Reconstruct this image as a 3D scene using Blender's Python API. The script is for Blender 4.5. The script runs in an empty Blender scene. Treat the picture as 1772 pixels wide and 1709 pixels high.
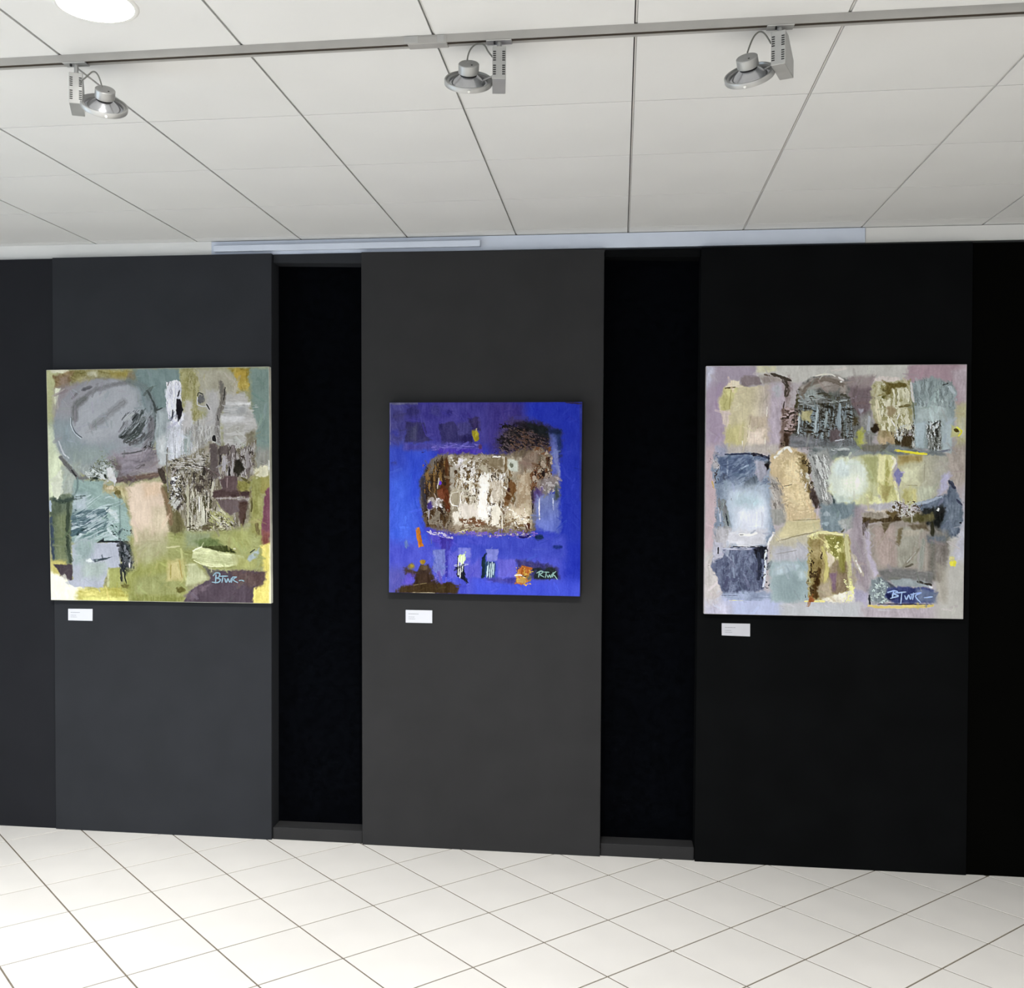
import bpy, bmesh, math, random
import numpy as np
from mathutils import Vector, Matrix

scene = bpy.context.scene
col = scene.collection

# ---------------------------------------------------------------- camera
IMG_W, IMG_H, F_PX = 1772.0, 1709.0, 1795.006
YAW, PITCH, ROLL = 0.122591, -0.02052, 0.007254
cam_data = bpy.data.cameras.new('camera')
cam = bpy.data.objects.new('camera', cam_data)
col.objects.link(cam)
cam_data.sensor_fit = 'HORIZONTAL'
cam_data.sensor_width = 36.0
cam_data.lens = F_PX / IMG_W * 36.0
cam_data.shift_x = 63.4615 / IMG_W
cam_data.shift_y = 16.1993 / IMG_W
cam_data.clip_start = 0.05
fwd = Vector((-math.sin(YAW)*math.cos(PITCH), math.cos(YAW)*math.cos(PITCH), math.sin(PITCH)))
right = Vector((math.cos(YAW), math.sin(YAW), 0))
up = right.cross(fwd)
right, up = right*math.cos(ROLL) + up*math.sin(ROLL), up*math.cos(ROLL) - right*math.sin(ROLL)
cam.matrix_world = Matrix(((right.x, up.x, -fwd.x, 0.39265), (right.y, up.y, -fwd.y, -5.12644), (right.z, up.z, -fwd.z, 1.84524), (0, 0, 0, 1)))
scene.camera = cam

# ---------------------------------------------------------------- light and exposure
scene.view_settings.view_transform = 'Standard'
scene.view_settings.look = 'None'
scene.view_settings.gamma = 1.0
scene.view_settings.use_curve_mapping = False
scene.view_settings.exposure = 0.16
world = bpy.data.worlds.new('world'); scene.world = world
world.use_nodes = True
bg = world.node_tree.nodes['Background']
bg.inputs[0].default_value = (0.75, 0.86, 1.0, 1); bg.inputs[1].default_value = 1.0

def area(name, loc, direction, sx, sy, power, colour, shape='RECTANGLE'):
    l = bpy.data.lights.new(name, 'AREA'); l.shape = shape; l.size = sx
    if shape == 'RECTANGLE': l.size_y = sy
    l.energy = power; l.color = colour
    o = bpy.data.objects.new(name, l); col.objects.link(o)
    o.location = loc
    o.rotation_euler = Vector(direction).to_track_quat('-Z', 'Y').to_euler()
    return o
# unseen area lamps added as daylight from the left and from behind
area('added_side_daylight', (-4.93, -3.6, 1.55), (1, 0, -0.05), 2.1, 3.9, 95, (0.68, 0.84, 1.0))
area('added_rear_daylight', (-0.6, -7.9, 1.6), (0, 1, 0), 6.0, 2.3, 78, (1.0, 0.99, 0.98))

scene.cycles.diffuse_bounces = 4; scene.cycles.glossy_bounces = 2; scene.cycles.max_bounces = 3
scene.cycles.caustics_reflective = False; scene.cycles.caustics_refractive = False

# ---------------------------------------------------------------- helpers
def srgb(r, g, b):
    f = lambda v: (v/255/12.92) if v/255 <= 0.04045 else ((v/255+0.055)/1.055)**2.4
    return (f(r), f(g), f(b), 1.0)

def material(name, colour, rough=0.6, metal=0.0, spec=0.4, noise=None, bump=None, emit=None):
    """Principled material; noise=(scale, amount) varies the colour, bump=(scale, strength) the relief."""
    m = bpy.data.materials.new(name); m.use_nodes = True
    nt = m.node_tree; b = nt.nodes['Principled BSDF']
    c = colour if len(colour) == 4 else srgb(*colour)
    b.inputs['Base Color'].default_value = c
    b.inputs['Roughness'].default_value = rough
    b.inputs['Metallic'].default_value = metal
    b.inputs['Specular IOR Level'].default_value = spec
    tc = nt.nodes.new('ShaderNodeTexCoord')
    if noise:
        n = nt.nodes.new('ShaderNodeTexNoise'); n.inputs['Scale'].default_value = noise[0]; n.inputs['Detail'].default_value = 2
        r = nt.nodes.new('ShaderNodeValToRGB')
        lo = tuple(v*(1-noise[1]) for v in c[:3]) + (1,); hi = tuple(min(1, v*(1+noise[1])) for v in c[:3]) + (1,)
        r.color_ramp.elements[0].color = lo; r.color_ramp.elements[1].color = hi
        r.color_ramp.elements[0].position = .3; r.color_ramp.elements[1].position = .7
        nt.links.new(tc.outputs['Object'], n.inputs['Vector']); nt.links.new(n.outputs['Fac'], r.inputs['Fac']); nt.links.new(r.outputs['Color'], b.inputs['Base Color'])
    if bump:
        n2 = nt.nodes.new('ShaderNodeTexNoise'); n2.inputs['Scale'].default_value = bump[0]; n2.inputs['Detail'].default_value = 1
        bp = nt.nodes.new('ShaderNodeBump'); bp.inputs['Strength'].default_value = bump[1]; bp.inputs['Distance'].default_value = .001
        nt.links.new(tc.outputs['Object'], n2.inputs['Vector']); nt.links.new(n2.outputs['Fac'], bp.inputs['Height']); nt.links.new(bp.outputs['Normal'], b.inputs['Normal'])
    if emit:
        b.inputs['Emission Color'].default_value = emit[0]; b.inputs['Emission Strength'].default_value = emit[1]
    return m

def mesh_of(name, verts, faces, mat, smooth=False):
    me = bpy.data.meshes.new(name); me.from_pydata([tuple(v) for v in verts], [], faces)
    me.materials.append(mat)
    bm = bmesh.new(); bm.from_mesh(me); bmesh.ops.recalc_face_normals(bm, faces=bm.faces); bm.to_mesh(me); bm.free()
    if smooth:
        for p in me.polygons: p.use_smooth = True
    me.update()
    return me

def obj(name, me, parent=None, loc=(0, 0, 0), rot=None):
    o = bpy.data.objects.new(name, me); col.objects.link(o)
    o.location = loc
    if rot is not None: o.rotation_euler = rot
    if parent is not None: o.parent = parent
    return o

def tag(o, label=None, cat=None, group=None, kind=None):
    if label: o['label'] = label
    if cat: o['category'] = cat
    if group: o['group'] = group
    if kind: o['kind'] = kind
    return o

def thing(name, loc, label, cat, group=None, rotz=0.0):
    o = bpy.data.objects.new(name, None); col.objects.link(o)
    o.empty_display_size = .05; o.location = loc; o.rotation_euler = (0, 0, rotz)
    return tag(o, label, cat, group)

HEX = [(0, 3, 2, 1), (4, 5, 6, 7), (0, 1, 5, 4), (1, 2, 6, 5), (2, 3, 7, 6), (3, 0, 4, 7)]
def box_vf(x0, x1, y0, y1, z0, z1):
    return [(x0, y0, z0), (x1, y0, z0), (x1, y1, z0), (x0, y1, z0), (x0, y0, z1), (x1, y0, z1), (x1, y1, z1), (x0, y1, z1)], HEX

def box_mesh(name, x0, x1, y0, y1, z0, z1, mat, bevel=0.0, seg=1):
    bm = bmesh.new(); v, f = box_vf(x0, x1, y0, y1, z0, z1)
    vs = [bm.verts.new(p) for p in v]
    for q in f: bm.faces.new([vs[i] for i in q])
    if bevel: bmesh.ops.bevel(bm, geom=bm.edges[:], offset=bevel, segments=seg, affect='EDGES', profile=.5)
    bmesh.ops.recalc_face_normals(bm, faces=bm.faces)
    me = bpy.data.meshes.new(name); bm.to_mesh(me); bm.free(); me.materials.append(mat)
    return me

def boxes_mesh(name, lst, mat):
    V, F = [], []
    for b in lst:
        v, f = box_vf(*b); n = len(V); V += v; F += [tuple(i+n for i in q) for q in f]
    return mesh_of(name, V, F, mat)

def quad_slab(name, tl, tr, br, bl, y0, y1, mat, bevel=0.0):
    """upright slab with a four-cornered face (x, z) from y0 (front) to y1 (back)"""
    bm = bmesh.new()
    f = [bm.verts.new((x, y0, z)) for x, z in (tl, tr, br, bl)]; b = [bm.verts.new((x, y1, z)) for x, z in (tl, tr, br, bl)]
    bm.faces.new(f); bm.faces.new(b[::-1])
    for i in range(4): bm.faces.new((f[i], f[(i+1) % 4], b[(i+1) % 4], b[i]))
    if bevel: bmesh.ops.bevel(bm, geom=bm.edges[:], offset=bevel, segments=1, affect='EDGES')
    bmesh.ops.recalc_face_normals(bm, faces=bm.faces)
    me = bpy.data.meshes.new(name); bm.to_mesh(me); bm.free(); me.materials.append(mat)
    return me

def lathe(name, prof, mat, seg=40, mtx=None, smooth=True):
    """profile [(r, h)...] turned about local z"""
    V, F = [], []; n = len(prof)
    for r, h in prof:
        for k in range(seg):
            a = 2*math.pi*k/seg; V.append(Vector((r*math.cos(a), r*math.sin(a), h)))
    for i in range(n-1):
        for k in range(seg):
            k2 = (k+1) % seg; F.append((i*seg+k, i*seg+k2, (i+1)*seg+k2, (i+1)*seg+k))
    if mtx is not None: V = [mtx @ v for v in V]
    me = mesh_of(name, V, F, mat, smooth)
    me.set_sharp_from_angle(angle=math.radians(35))
    return me

def tube(name, pts, r, mat, seg=8, parent=None):
    cu = bpy.data.curves.new(name, 'CURVE'); cu.dimensions = '3D'; cu.bevel_depth = r; cu.bevel_resolution = 2; cu.use_fill_caps = True
    sp = cu.splines.new('NURBS'); sp.points.add(len(pts)-1)
    for p, q in zip(sp.points, pts): p.co = (*q, 1)
    sp.use_endpoint_u = True; sp.order_u = 3
    tmp = bpy.data.objects.new(name+'_tmp', cu); col.objects.link(tmp)
    dg = bpy.context.evaluated_depsgraph_get()
    me = bpy.data.meshes.new_from_object(tmp.evaluated_get(dg)); me.name = name
    bpy.data.objects.remove(tmp); bpy.data.curves.remove(cu)
    me.materials.clear(); me.materials.append(mat)
    for p in me.polygons: p.use_smooth = True
    return obj(name, me, parent)

# ---------------------------------------------------------------- materials
M = dict(
    ceiling_tile=material('ceiling_tile', (223, 223, 221), .9, spec=.15, noise=(2.0, .02)),
    ceiling_bar=material('ceiling_bar', (205, 204, 200), .5, spec=.3),
    plenum=material('ceiling_plenum', (44, 44, 46), .9, spec=.1),
    floor_tile=material('floor_tile', (231, 228, 223), .34, spec=.35, noise=(3.0, .03)),
    grout=material('floor_grout', (122, 114, 102), .9, spec=.1, noise=(20, .15)),
    white_wall=material('white_wall_paint', (225, 224, 220), .85, spec=.2, noise=(3, .02)),
    fascia=material('white_fascia_paint', (206, 214, 228), .7, spec=.2, noise=(6, .03)),
    charcoal=material('charcoal_panel_paint', (42, 42, 43), .8, spec=.25, noise=(5, .08)),
    charcoal_cool=material('cool_charcoal_panel_paint', (40, 42, 46), .8, spec=.2, noise=(5, .08)),
    slate=material('slate_grey_panel_paint', (30, 31, 35), .8, spec=.15, noise=(4, .06)),
    dimmed_panel=material('dimmed_panel_paint', (11, 12, 13), .9, spec=.05, noise=(5, .2)),  # falloff of light to the right put into the panel colour
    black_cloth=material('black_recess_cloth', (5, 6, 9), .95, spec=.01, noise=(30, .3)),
    dimmed_end=material('dimmed_end_panel_paint', (5, 5, 4), .95, spec=.02, noise=(5, .1)),  # same falloff at its darkest, carried by the colour
    rail=material('grey_rail_aluminium', (170, 168, 164), .5, metal=.1, spec=.4, noise=(14, .04)),
    groove=material('rail_conductor_slot', (58, 50, 40), .6, spec=.3),
    lamp=material('silver_lamp_paint', (176, 176, 174), .38, metal=.35, spec=.5, noise=(30, .04)),
    reflector=material('bright_reflector_aluminium', (206, 207, 210), .22, metal=.8, spec=.5, noise=(60, .06)),
    dark=material('dark_plastic', (26, 24, 24), .5, spec=.4),
    cable=material('grey_cable_sheath', (104, 105, 100), .5, spec=.4),
    card=material('white_card', (216, 218, 226), .7, spec=.2),
    card_grey=material('pale_grey_card', (200, 201, 209), .7, spec=.2),
    print=material('grey_print', (140, 143, 152), .8, spec=.1),
    diffuser=material('glowing_lamp_diffuser', (255, 255, 255), .4, emit=((1.0, .98, .95, 1), 14.0)),
    ring_white=material('white_trim_ring', (228, 228, 224), .5, spec=.3),
    lit_lens=material('lit_lamp_lens', (255, 250, 240), .3, emit=((1, .96, .9, 1), 6.0)),
    frame=material('grey_window_frame', (120, 124, 128), .45, spec=.4),
)
g = bpy.data.materials.new('window_glass'); g.use_nodes = True
gb = g.node_tree.nodes['Principled BSDF']; gb.inputs['Base Color'].default_value = (.9, .95, 1, 1); gb.inputs['Transmission Weight'].default_value = 1; gb.inputs['Roughness'].default_value = .02; gb.inputs['IOR'].default_value = 1.1
M['glass'] = g

# ---------------------------------------------------------------- room shell
H = 3.0734                                   # ceiling height
XL, XR, YB, YF = -5.0, 5.0, 0.36, -8.0       # left, right, far and near ends of the hall

# floor: screed (grout) slab with square tiles laid at 45 degrees
floor = tag(obj('floor', box_mesh('floor', XL-.2, XR+.2, YF-.2, YB+.2, -.06, -.0025, M['grout'])), 'white square floor tiles laid diagonally with grey joints', kind='structure')
TS, TR = 0.358822, 0.776785
ca, sa = math.cos(TR), math.sin(TR)
def tile_vf(s, gap, zt, zb, bev):
    h = s/2-gap/2; V = []
    for hh, z in ((h, zb), (h, zt-bev), (h-bev, zt)):
        for a, b in ((-hh, -hh), (hh, -hh), (hh, hh), (-hh, hh)):
            V.append((a*ca - b*sa, a*sa + b*ca, z))
    F = [(8, 9, 10, 11)]
    for k in (0, 4):
        for i in range(4): j = (i+1) % 4; F.append((k+i, k+j, k+4+j, k+4+i))
    return V, F
tv, tf = tile_vf(TS, .0078, 0.0, -.003, .0008)
tile_me = mesh_of('tile', tv, tf, M['floor_tile'])
far_v, far_f = [], []
near = []
for a in range(-40, 60):
    for b in range(-40, 60):
        x = -2.865466 + TS*((a+.5)*ca + (b+.5)*sa); y = -0.459236 + TS*((a+.5)*sa - (b+.5)*ca)
        if not (XL-.1 < x < XR+.1 and YF-.1 < y < .24): continue
        if -3.9 < x < 3.9 and y > -3.4: near.append((x, y))
        else:
            n = len(far_v); far_v += [(p[0]+x, p[1]+y, p[2]) for p in tv]; far_f += [tuple(i+n for i in q) for q in tf]
near.sort(key=lambda p: (p[0]-.4)**2 + (p[1]+.8)**2)
for x, y in near[:290]: obj('tile', tile_me, floor, (x, y, 0))
for x, y in near[290:]:
    n = len(far_v); far_v += [(p[0]+x, p[1]+y, p[2]) for p in tv]; far_f += [tuple(i+n for i in q) for q in tf]
tag(obj('tile_field', mesh_of('tile_field', far_v, far_f, M['floor_tile']), floor), kind='stuff')

# ceiling: dark void above, suspended tiles and the long support bars between them
ceiling = tag(obj('ceiling', box_mesh('ceiling', XL-.2, XR+.2, YF-.2, YB+.2, H+.016, H+.08, M['plenum'])), 'white suspended ceiling of square tiles', kind='structure')
CT, CD, GR, GX, GY = 0.55, 0.55*1.00538, -0.015061, -2.798669, 0.492283
cg, sg = math.cos(GR), math.sin(GR)
def ceil_pt(u, v): return (u*cg - v*sg, u*sg + v*cg)
def ceiling_tile_mesh(name, depth):
    V, F = [], []
    x0, x1, y0, y1 = -CT/2+.005, CT/2-.004, -depth/2+.0024, depth/2-.0024
    for e, z in ((0, .014), (0, .0003), (.0003, 0)):
        for a, b in ((x0+e, y0+e), (x1-e, y0+e), (x1-e, y1-e), (x0+e, y1-e)):
            V.append((*ceil_pt(a, b), z))
    F = [(8, 11, 10, 9)]
    for k in (0, 4):
        for i in range(4): j = (i+1) % 4; F.append((k+i, k+4+i, k+4+j, k+j))
    return mesh_of(name, V, F, M['ceiling_tile'])
ct_me = ceiling_tile_mesh('ceiling_tile', CD)
for i in range(-4, 14):
    for j in range(1, 15):
        u = GX + (i+.5)*CT; v = GY - (j+.5)*CD
        x, y = ceil_pt(u, v)
        if XL < x < XR and y > YF+.1: obj('ceiling_tile', ct_me, ceiling, (x, y, H))
end_me = ceiling_tile_mesh('ceiling_tile_end', .42)      # cut row against the far wall
for i in range(-4, 14):
    u = GX + (i+.5)*CT; x, y = ceil_pt(u, GY - CD + .21)
    if XL < x < XR: obj('ceiling_tile', end_me, ceiling, (x, y, H))
bar = []
for i in range(-4, 15):
    u = GX + i*CT
    a = [ceil_pt(u+d, v) for d, v in ((-.0008, YF), (.0041, YF), (.0041, .33), (-.0008, .33))]
    V = [(*p, z) for z in (H+.004, H+.014) for p in a]
    if XL-.05 < u < XR+.05: obj('support_bar', mesh_of('support_bar', V, HEX, M['ceiling_bar']), ceiling)

# far wall: black backing, proud panels, two recessed strips with header and plinth
wall = tag(obj('wall_back', box_mesh('wall_back', XL, XR, .12, .2, 0, H-.075, M['black_cloth'])), 'dark exhibition wall of charcoal panels, darkened towards the right', kind='structure')
def panel(tl, tr, br, bl, y0, mat, label=None):
    o = obj('panel', quad_slab('panel', tl, tr, br, bl, y0, .12, mat, .002), wall)
    if label: o['label'] = label
    return o
panel((-2.474, 2.999), (-1.291, 2.999), (-1.281, 0), (-2.457, 0), 0, M['charcoal_cool'], 'charcoal wall panel behind the green and grey painting')
panel((-0.826, 2.996), (0.387, 2.987), (0.394, 0), (-0.805, 0), 0, M['charcoal'], 'charcoal wall panel behind the blue painting')
panel((0.852, 2.986), (2.100, 2.984), (2.117, 0), (0.853, 0), 0, M['dimmed_panel'], 'wall panel coloured darker for light falloff, behind the pale painting')
panel((XL, 2.997), (-2.476, 2.997), (-2.459, 0), (XL, 0), .010, M['slate'], 'slate grey wall panel at the left end')
panel((2.102, 2.984), (XR, 2.974), (XR, 0), (2.119, 0), .012, M['dimmed_end'], 'wall panel coloured darkest for light falloff, at the right end')
for (a, b, c, d), zt, mh in (((-1.290, -.827, -.806, -1.280), 2.998, 'charcoal_cool'), ((.388, .851, .852, .395), 2.987, 'dimmed_panel')):
    obj('recess_header', quad_slab('recess_header', (a+.0015, zt), (b-.0015, zt), (b-.0015, 2.944), (a+.0015, 2.956), .022, .12, M[mh], .0015), wall)
    obj('recess_plinth', quad_slab('recess_plinth', (d+.001, .062), (c-.001, .064), (c-.001, 0), (d+.001, 0), .012, .12, M['charcoal'], .003), wall)

# white bulkhead between panel tops and ceiling, with a slim trunking on its left half
tag(obj('trim_1', box_mesh('trim_1', -1.62, 1.62, .03, .118, 2.999, H-.0035, M['fascia'])), 'white fascia strip between the panel tops and the ceiling', kind='structure')
tag(obj('trim_3', box_mesh('trim_3', XL, -1.622, .034, .118, 2.999, H-.0005, M['ceiling_tile'])), 'white ceiling edge strip at the left', kind='structure')
tag(obj('trim_4', box_mesh('trim_4', 1.622, XR, .034, .118, 2.999, H-.0025, M['ceiling_tile'])), 'white ceiling edge strip at the right', kind='structure')
tag(obj('trim_2', box_mesh('trim_2', -1.60, -.225, .004, .029, 3.015, 3.046, M['fascia'], .002)), 'slim white trunking along the fascia strip', kind='structure')

# side and rear walls of the hall, with unseen windows added around the daylight lamps
def wall_x(name, x0, x1, holes, label):
    y0, y1 = YF, YB; (ha, hb, za, zb) = holes
    b = [(x0, x1, y0, y1, 0, H-.001)] if ha is None else [(x0, x1, y0, ha, 0, H-.001), (x0, x1, hb, y1, 0, H-.001), (x0, x1, ha, hb, 0, za), (x0, x1, ha, hb, zb, H-.001)]
    return tag(obj(name, boxes_mesh(name, b, M['white_wall'])), label, kind='structure')
wall_x('wall_left', XL-.15, XL, (-5.6, -1.6, .45, 2.65), 'white side wall with a wide window, added unseen for daylight')
wall_x('wall_right', XR, XR+.15, (None,)*4, 'plain white side wall')
b = [(XL, -3.7, YF-.15, YF, 0, H-.001), (2.5, XR, YF-.15, YF, 0, H-.001), (-3.7, 2.5, YF-.15, YF, 0, .4), (-3.7, 2.5, YF-.15, YF, 2.8, H-.001)]
tag(obj('wall_front', boxes_mesh('wall_front', b, M['white_wall'])), 'white wall facing the exhibition, with broad glazing added unseen for frontal light', kind='structure')
def window(name, bars, pane, label):
    o = tag(obj(name, boxes_mesh(name, bars, M['frame'])), label, kind='structure')
    for p in pane: obj('pane', box_mesh('pane', *p, M['glass']), o)
window('added_window_1', [(XL-.12, XL-.05, y, y+.06, .451, 2.649) for y in (-5.599, -4.26, -2.93, -1.661)] + [(XL-.12, XL-.05, -5.599, -1.601, z, z+.06) for z in (.451, 2.589)], [(XL-.09, XL-.08, y, y+1.27, .512, 2.588) for y in (-5.538, -4.2, -2.87)][:2] + [(XL-.09, XL-.08, -2.869, -1.662, .512, 2.588)], 'added three-light window, unseen, in the left wall')
window('added_window_2', [(x, x+.06, YF-.12, YF-.05, .401, 2.799) for x in (-3.699, -1.65, .4, 2.439)] + [(-3.699, 2.499, YF-.12, YF-.05, z, z+.06) for z in (.401, 2.739)], [(x, x+1.985, YF-.09, YF-.08, .462, 2.738) for x in (-3.638, -1.589)] + [(.461, 2.438, YF-.09, YF-.08, .462, 2.738)], 'added three-light glazing, unseen, in the wall behind the viewer')

# ---------------------------------------------------------------- recessed round ceiling lights
def downlight(x, y, label, watts=26):
    t = thing('ceiling_downlight', (x, y, H), label, 'ceiling light', 'round ceiling lights')
    obj('trim_ring', lathe('trim_ring', [(.096, 0.0), (.096, -.003), (.103, -.004), (.107, -.002), (.109, 0.0)], M['ring_white'], 48), t)
    V = [(0, 0, -.0035)] + [(.0963*math.cos(2*math.pi*k/48), .0963*math.sin(2*math.pi*k/48), -.0025) for k in range(48)]
    obj('diffuser', mesh_of('diffuser', V, [(0, 1+(k+1) % 48, 1+k) for k in range(48)], M['diffuser'], True), t)
    l = area('downlight_lamp', (x, y, H-.008), (0, 0, -1), .19, .19, watts, (1.0, .985, .965), 'DISK')
    l.data.spread = math.radians(118)
    return t
downlight(-.925, -2.555, 'bright round ceiling light above the track rail', 28)
downlight(-3.115, -2.55, 'round ceiling light outside the picture, left of the bright one', 30)
downlight(1.285, -2.62, 'round ceiling light outside the picture, right of the bright one', 17)
downlight(3.485, -2.62, 'round ceiling light outside the picture, far right', 17)
downlight(-2.015, -4.75, 'round ceiling light outside the picture, nearer than the bright one', 42)
downlight(1.285, -4.75, 'round ceiling light outside the picture, nearer and on the right', 26)
# ---------------------------------------------------------------- abstract paintings
class Painter:
    """Lays brush and knife strokes on a canvas grid; keeps colour (sRGB 0-255) and paint thickness."""
    def __init__(s, corners, n, seed):
        s.n = n; s.rng = np.random.RandomState(seed)
        v, u = np.mgrid[0:n, 0:n] / (n - 1.0)
        tl, tr, br, bl = [np.array(c, float) for c in corners]
        w = [(1-u)*(1-v), u*(1-v), u*v, (1-u)*v]
        s.X = sum(a*c[0] for a, c in zip(w, (tl, tr, br, bl)))
        s.Y = sum(a*c[1] for a, c in zip(w, (tl, tr, br, bl)))
        s.c = np.zeros((n, n, 3)) + 180.0
        s.h = np.zeros((n, n))
        s.lat = s.rng.rand(256, 256)
        s.step = (tr[0]-tl[0])/(n-1.0)
        s.ox, s.oy = tl
    def noise(s, x, y, sx, sy=None, ang=0.0):
        sy = sy or sx
        if ang:
            a = math.radians(ang); c, d = math.cos(a), math.sin(a)
            x, y = c*x+d*y, -d*x+c*y
        x = x/sx + 37.3; y = y/sy + 91.7
        xi = np.floor(x).astype(int); yi = np.floor(y).astype(int)
        fx = x-xi; fy = y-yi; fx = fx*fx*(3-2*fx); fy = fy*fy*(3-2*fy)
        L = s.lat; x0 = xi & 255; x1 = (xi+1) & 255; y0 = yi & 255; y1 = (yi+1) & 255
        return (L[y0, x0]*(1-fx)+L[y0, x1]*fx)*(1-fy)+(L[y1, x0]*(1-fx)+L[y1, x1]*fx)*fy*1.0
    def win(s, x0, y0, x1, y1):
        n = s.n
        i0 = int(max(0, (x0-s.ox-40)/s.step-2)); i1 = int(min(n, (x1-s.ox+40)/s.step+3))
        j0 = int(max(0, (y0-s.oy-40)/s.step-2)); j1 = int(min(n, (y1-s.oy+40)/s.step+3))
        return None if i1 <= i0 or j1 <= j0 else (slice(j0, j1), slice(i0, i1))
    def lay(s, W, al, col, thick):
        al = np.clip(al, 0, 1)[..., None]
        s.c[W] = s.c[W]*(1-al) + np.clip(col, 0, 255)*al
        s.h[W] = s.h[W]*(1-.6*al[..., 0]) + thick*al[..., 0]
    def tint(s, X, Y, col, ang, var, fine):
        """one colour with brush streaks along ang (degrees, picture x right / y down)"""
        o = s.rng.rand(2)*9000
        wx = 26*(s.noise(X+o[1], Y, 50)-.5)
        k = .55*(s.noise(X+wx+o[0], Y+wx+o[1], 110*fine, 9*fine, ang)-.5) + .9*(s.noise(X+o[1], Y+o[0], 60*fine, 34*fine, ang)-.5) + .4*(s.noise(X+o[1], Y-o[0], 9)-.5)
        return np.array(col, float)[None, None, :] + (k*var)[..., None]
    def P(s, pts, col, soft=8, rag=10, a=1.0, ang=90, var=26, dry=0.0, to=None, fine=1.0, th=.2, rs=26):
        """filled patch with a ragged edge; to=((x,y),(x,y),colour) fades towards a second colour; dry 0..1 breaks it up"""
        p = np.array(pts, float)
        W = s.win(p[:, 0].min()-soft-rag, p[:, 1].min()-soft-rag, p[:, 0].max()+soft+rag, p[:, 1].max()+soft+rag)
        if W is None: return
        X, Y = s.X[W], s.Y[W]
        o = s.rng.rand()*9000; X0, Y0 = X, Y
        X = X + 1.2*rag*(s.noise(X+o, Y, 16)-.5); Y = Y + 1.2*rag*(s.noise(X, Y+o, 16)-.5)
        d = np.full(X.shape, 1e9); ins = np.zeros(X.shape, bool)
        for (ax, ay), (bx, by) in zip(p, np.roll(p, -1, 0)):
            ex, ey = bx-ax, by-ay
            t = np.clip(((X-ax)*ex+(Y-ay)*ey)/(ex*ex+ey*ey+1e-9), 0, 1)
            d = np.minimum(d, (X-ax-t*ex)**2+(Y-ay-t*ey)**2)
            m = ((ay > Y) != (by > Y))
            with np.errstate(divide='ignore', invalid='ignore'):
                ins ^= m & (X < ex*(Y-ay)/(ey if ey else 1e-9)+ax)
        d = np.sqrt(d); d = np.where(ins, d, -d); X, Y = X0, Y0
        d = d + rag*2*(s.noise(X+o, Y, rs)*.6+s.noise(X, Y+o, rs*.35)*.4-.5)
        al = np.clip(d/soft*.5+.5, 0, 1); al = al*al*(3-2*al)*a
        if dry:
            k = s.noise(X+o, Y-o, 70*fine, 6*fine, ang)*.65 + s.noise(X-o, Y, 16*fine)*.35
            al = al*np.clip((k-dry*.75)/.14+.5, 0, 1)
        C = s.tint(X, Y, col, ang, var, fine)
        if to:
            (qx, qy), (rx, ry), c2 = to
            t = np.clip(((X-qx)*(rx-qx)+(Y-qy)*(ry-qy))/((rx-qx)**2+(ry-qy)**2), 0, 1)[..., None]
            C = C + (np.array(c2, float)-np.array(col, float))*t*t*(3-2*t)
        s.lay(W, al, C, th)
    def R(s, x0, y0, x1, y1, col, **k):
        s.P([(x0, y0), (x1, y0), (x1, y1), (x0, y1)], col, **k)
    def E(s, cx, cy, rx, ry, col, rot=0, **k):
        a = math.radians(rot)
        s.P([(cx+rx*math.cos(t)*math.cos(a)-ry*math.sin(t)*math.sin(a), cy+rx*math.cos(t)*math.sin(a)+ry*math.sin(t)*math.cos(a))
             for t in np.linspace(0, 2*math.pi, 22, endpoint=False)], col, **k)
    def S(s, pts, w, col, soft=4, dry=0.0, a=1.0, var=30, taper=0.22, th=.5, smooth=True, wob=1.0):
        """brush stroke along a path, bristle streaks running with it"""
        p = np.array(pts, float)
        if smooth and len(p) > 2:                     # Catmull-Rom through the points
            q = np.vstack([2*p[0]-p[1], p, 2*p[-1]-p[-2]]); out = []
            for i in range(1, len(q)-2):
                for t in np.linspace(0, 1, 6, endpoint=False):
                    out.append(.5*((2*q[i])+(-q[i-1]+q[i+1])*t+(2*q[i-1]-5*q[i]+4*q[i+1]-q[i+2])*t*t+(-q[i-1]+3*q[i]-3*q[i+1]+q[i+2])*t**3))
            p = np.array(out+[q[-2]])
        W = s.win(p[:, 0].min()-w, p[:, 1].min()-w, p[:, 0].max()+w, p[:, 1].max()+w)
        if W is None: return
        X, Y = s.X[W], s.Y[W]
        L = np.r_[0, np.cumsum(np.hypot(*np.diff(p, axis=0).T))]; T = L[-1]+1e-6
        o = s.rng.rand()*9000; q = min(7, w*.4)*wob
        X = X + q*(s.noise(X+o, Y, 13)-.5) + q*(s.noise(X-o, Y, 70)-.5); Y = Y + q*(s.noise(X, Y+o, 13)-.5) + q*(s.noise(X, Y-o, 70)-.5)
        best = np.full(X.shape, 1e9); side = np.zeros(X.shape); run = np.zeros(X.shape)
        for i in range(len(p)-1):
            (ax, ay), (bx, by) = p[i], p[i+1]; ex, ey = bx-ax, by-ay; l2 = ex*ex+ey*ey+1e-9
            t = np.clip(((X-ax)*ex+(Y-ay)*ey)/l2, 0, 1)
            dd = (X-ax-t*ex)**2+(Y-ay-t*ey)**2
            m = dd < best
            best = np.where(m, dd, best); side = np.where(m, np.sign((X-ax)*ey-(Y-ay)*ex), side); run = np.where(m, L[i]+t*math.sqrt(l2), run)
        d = np.sqrt(best)
        r = run/T
        ww = w*.5*(1-taper*np.clip((np.abs(r-.5)*2-.45)/.55, 0, 1)**2)
        ww = ww*(.8+.4*s.noise(run+o, side*60+o, 22))
        al = np.clip((ww-d)/soft+.5, 0, 1)
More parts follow.
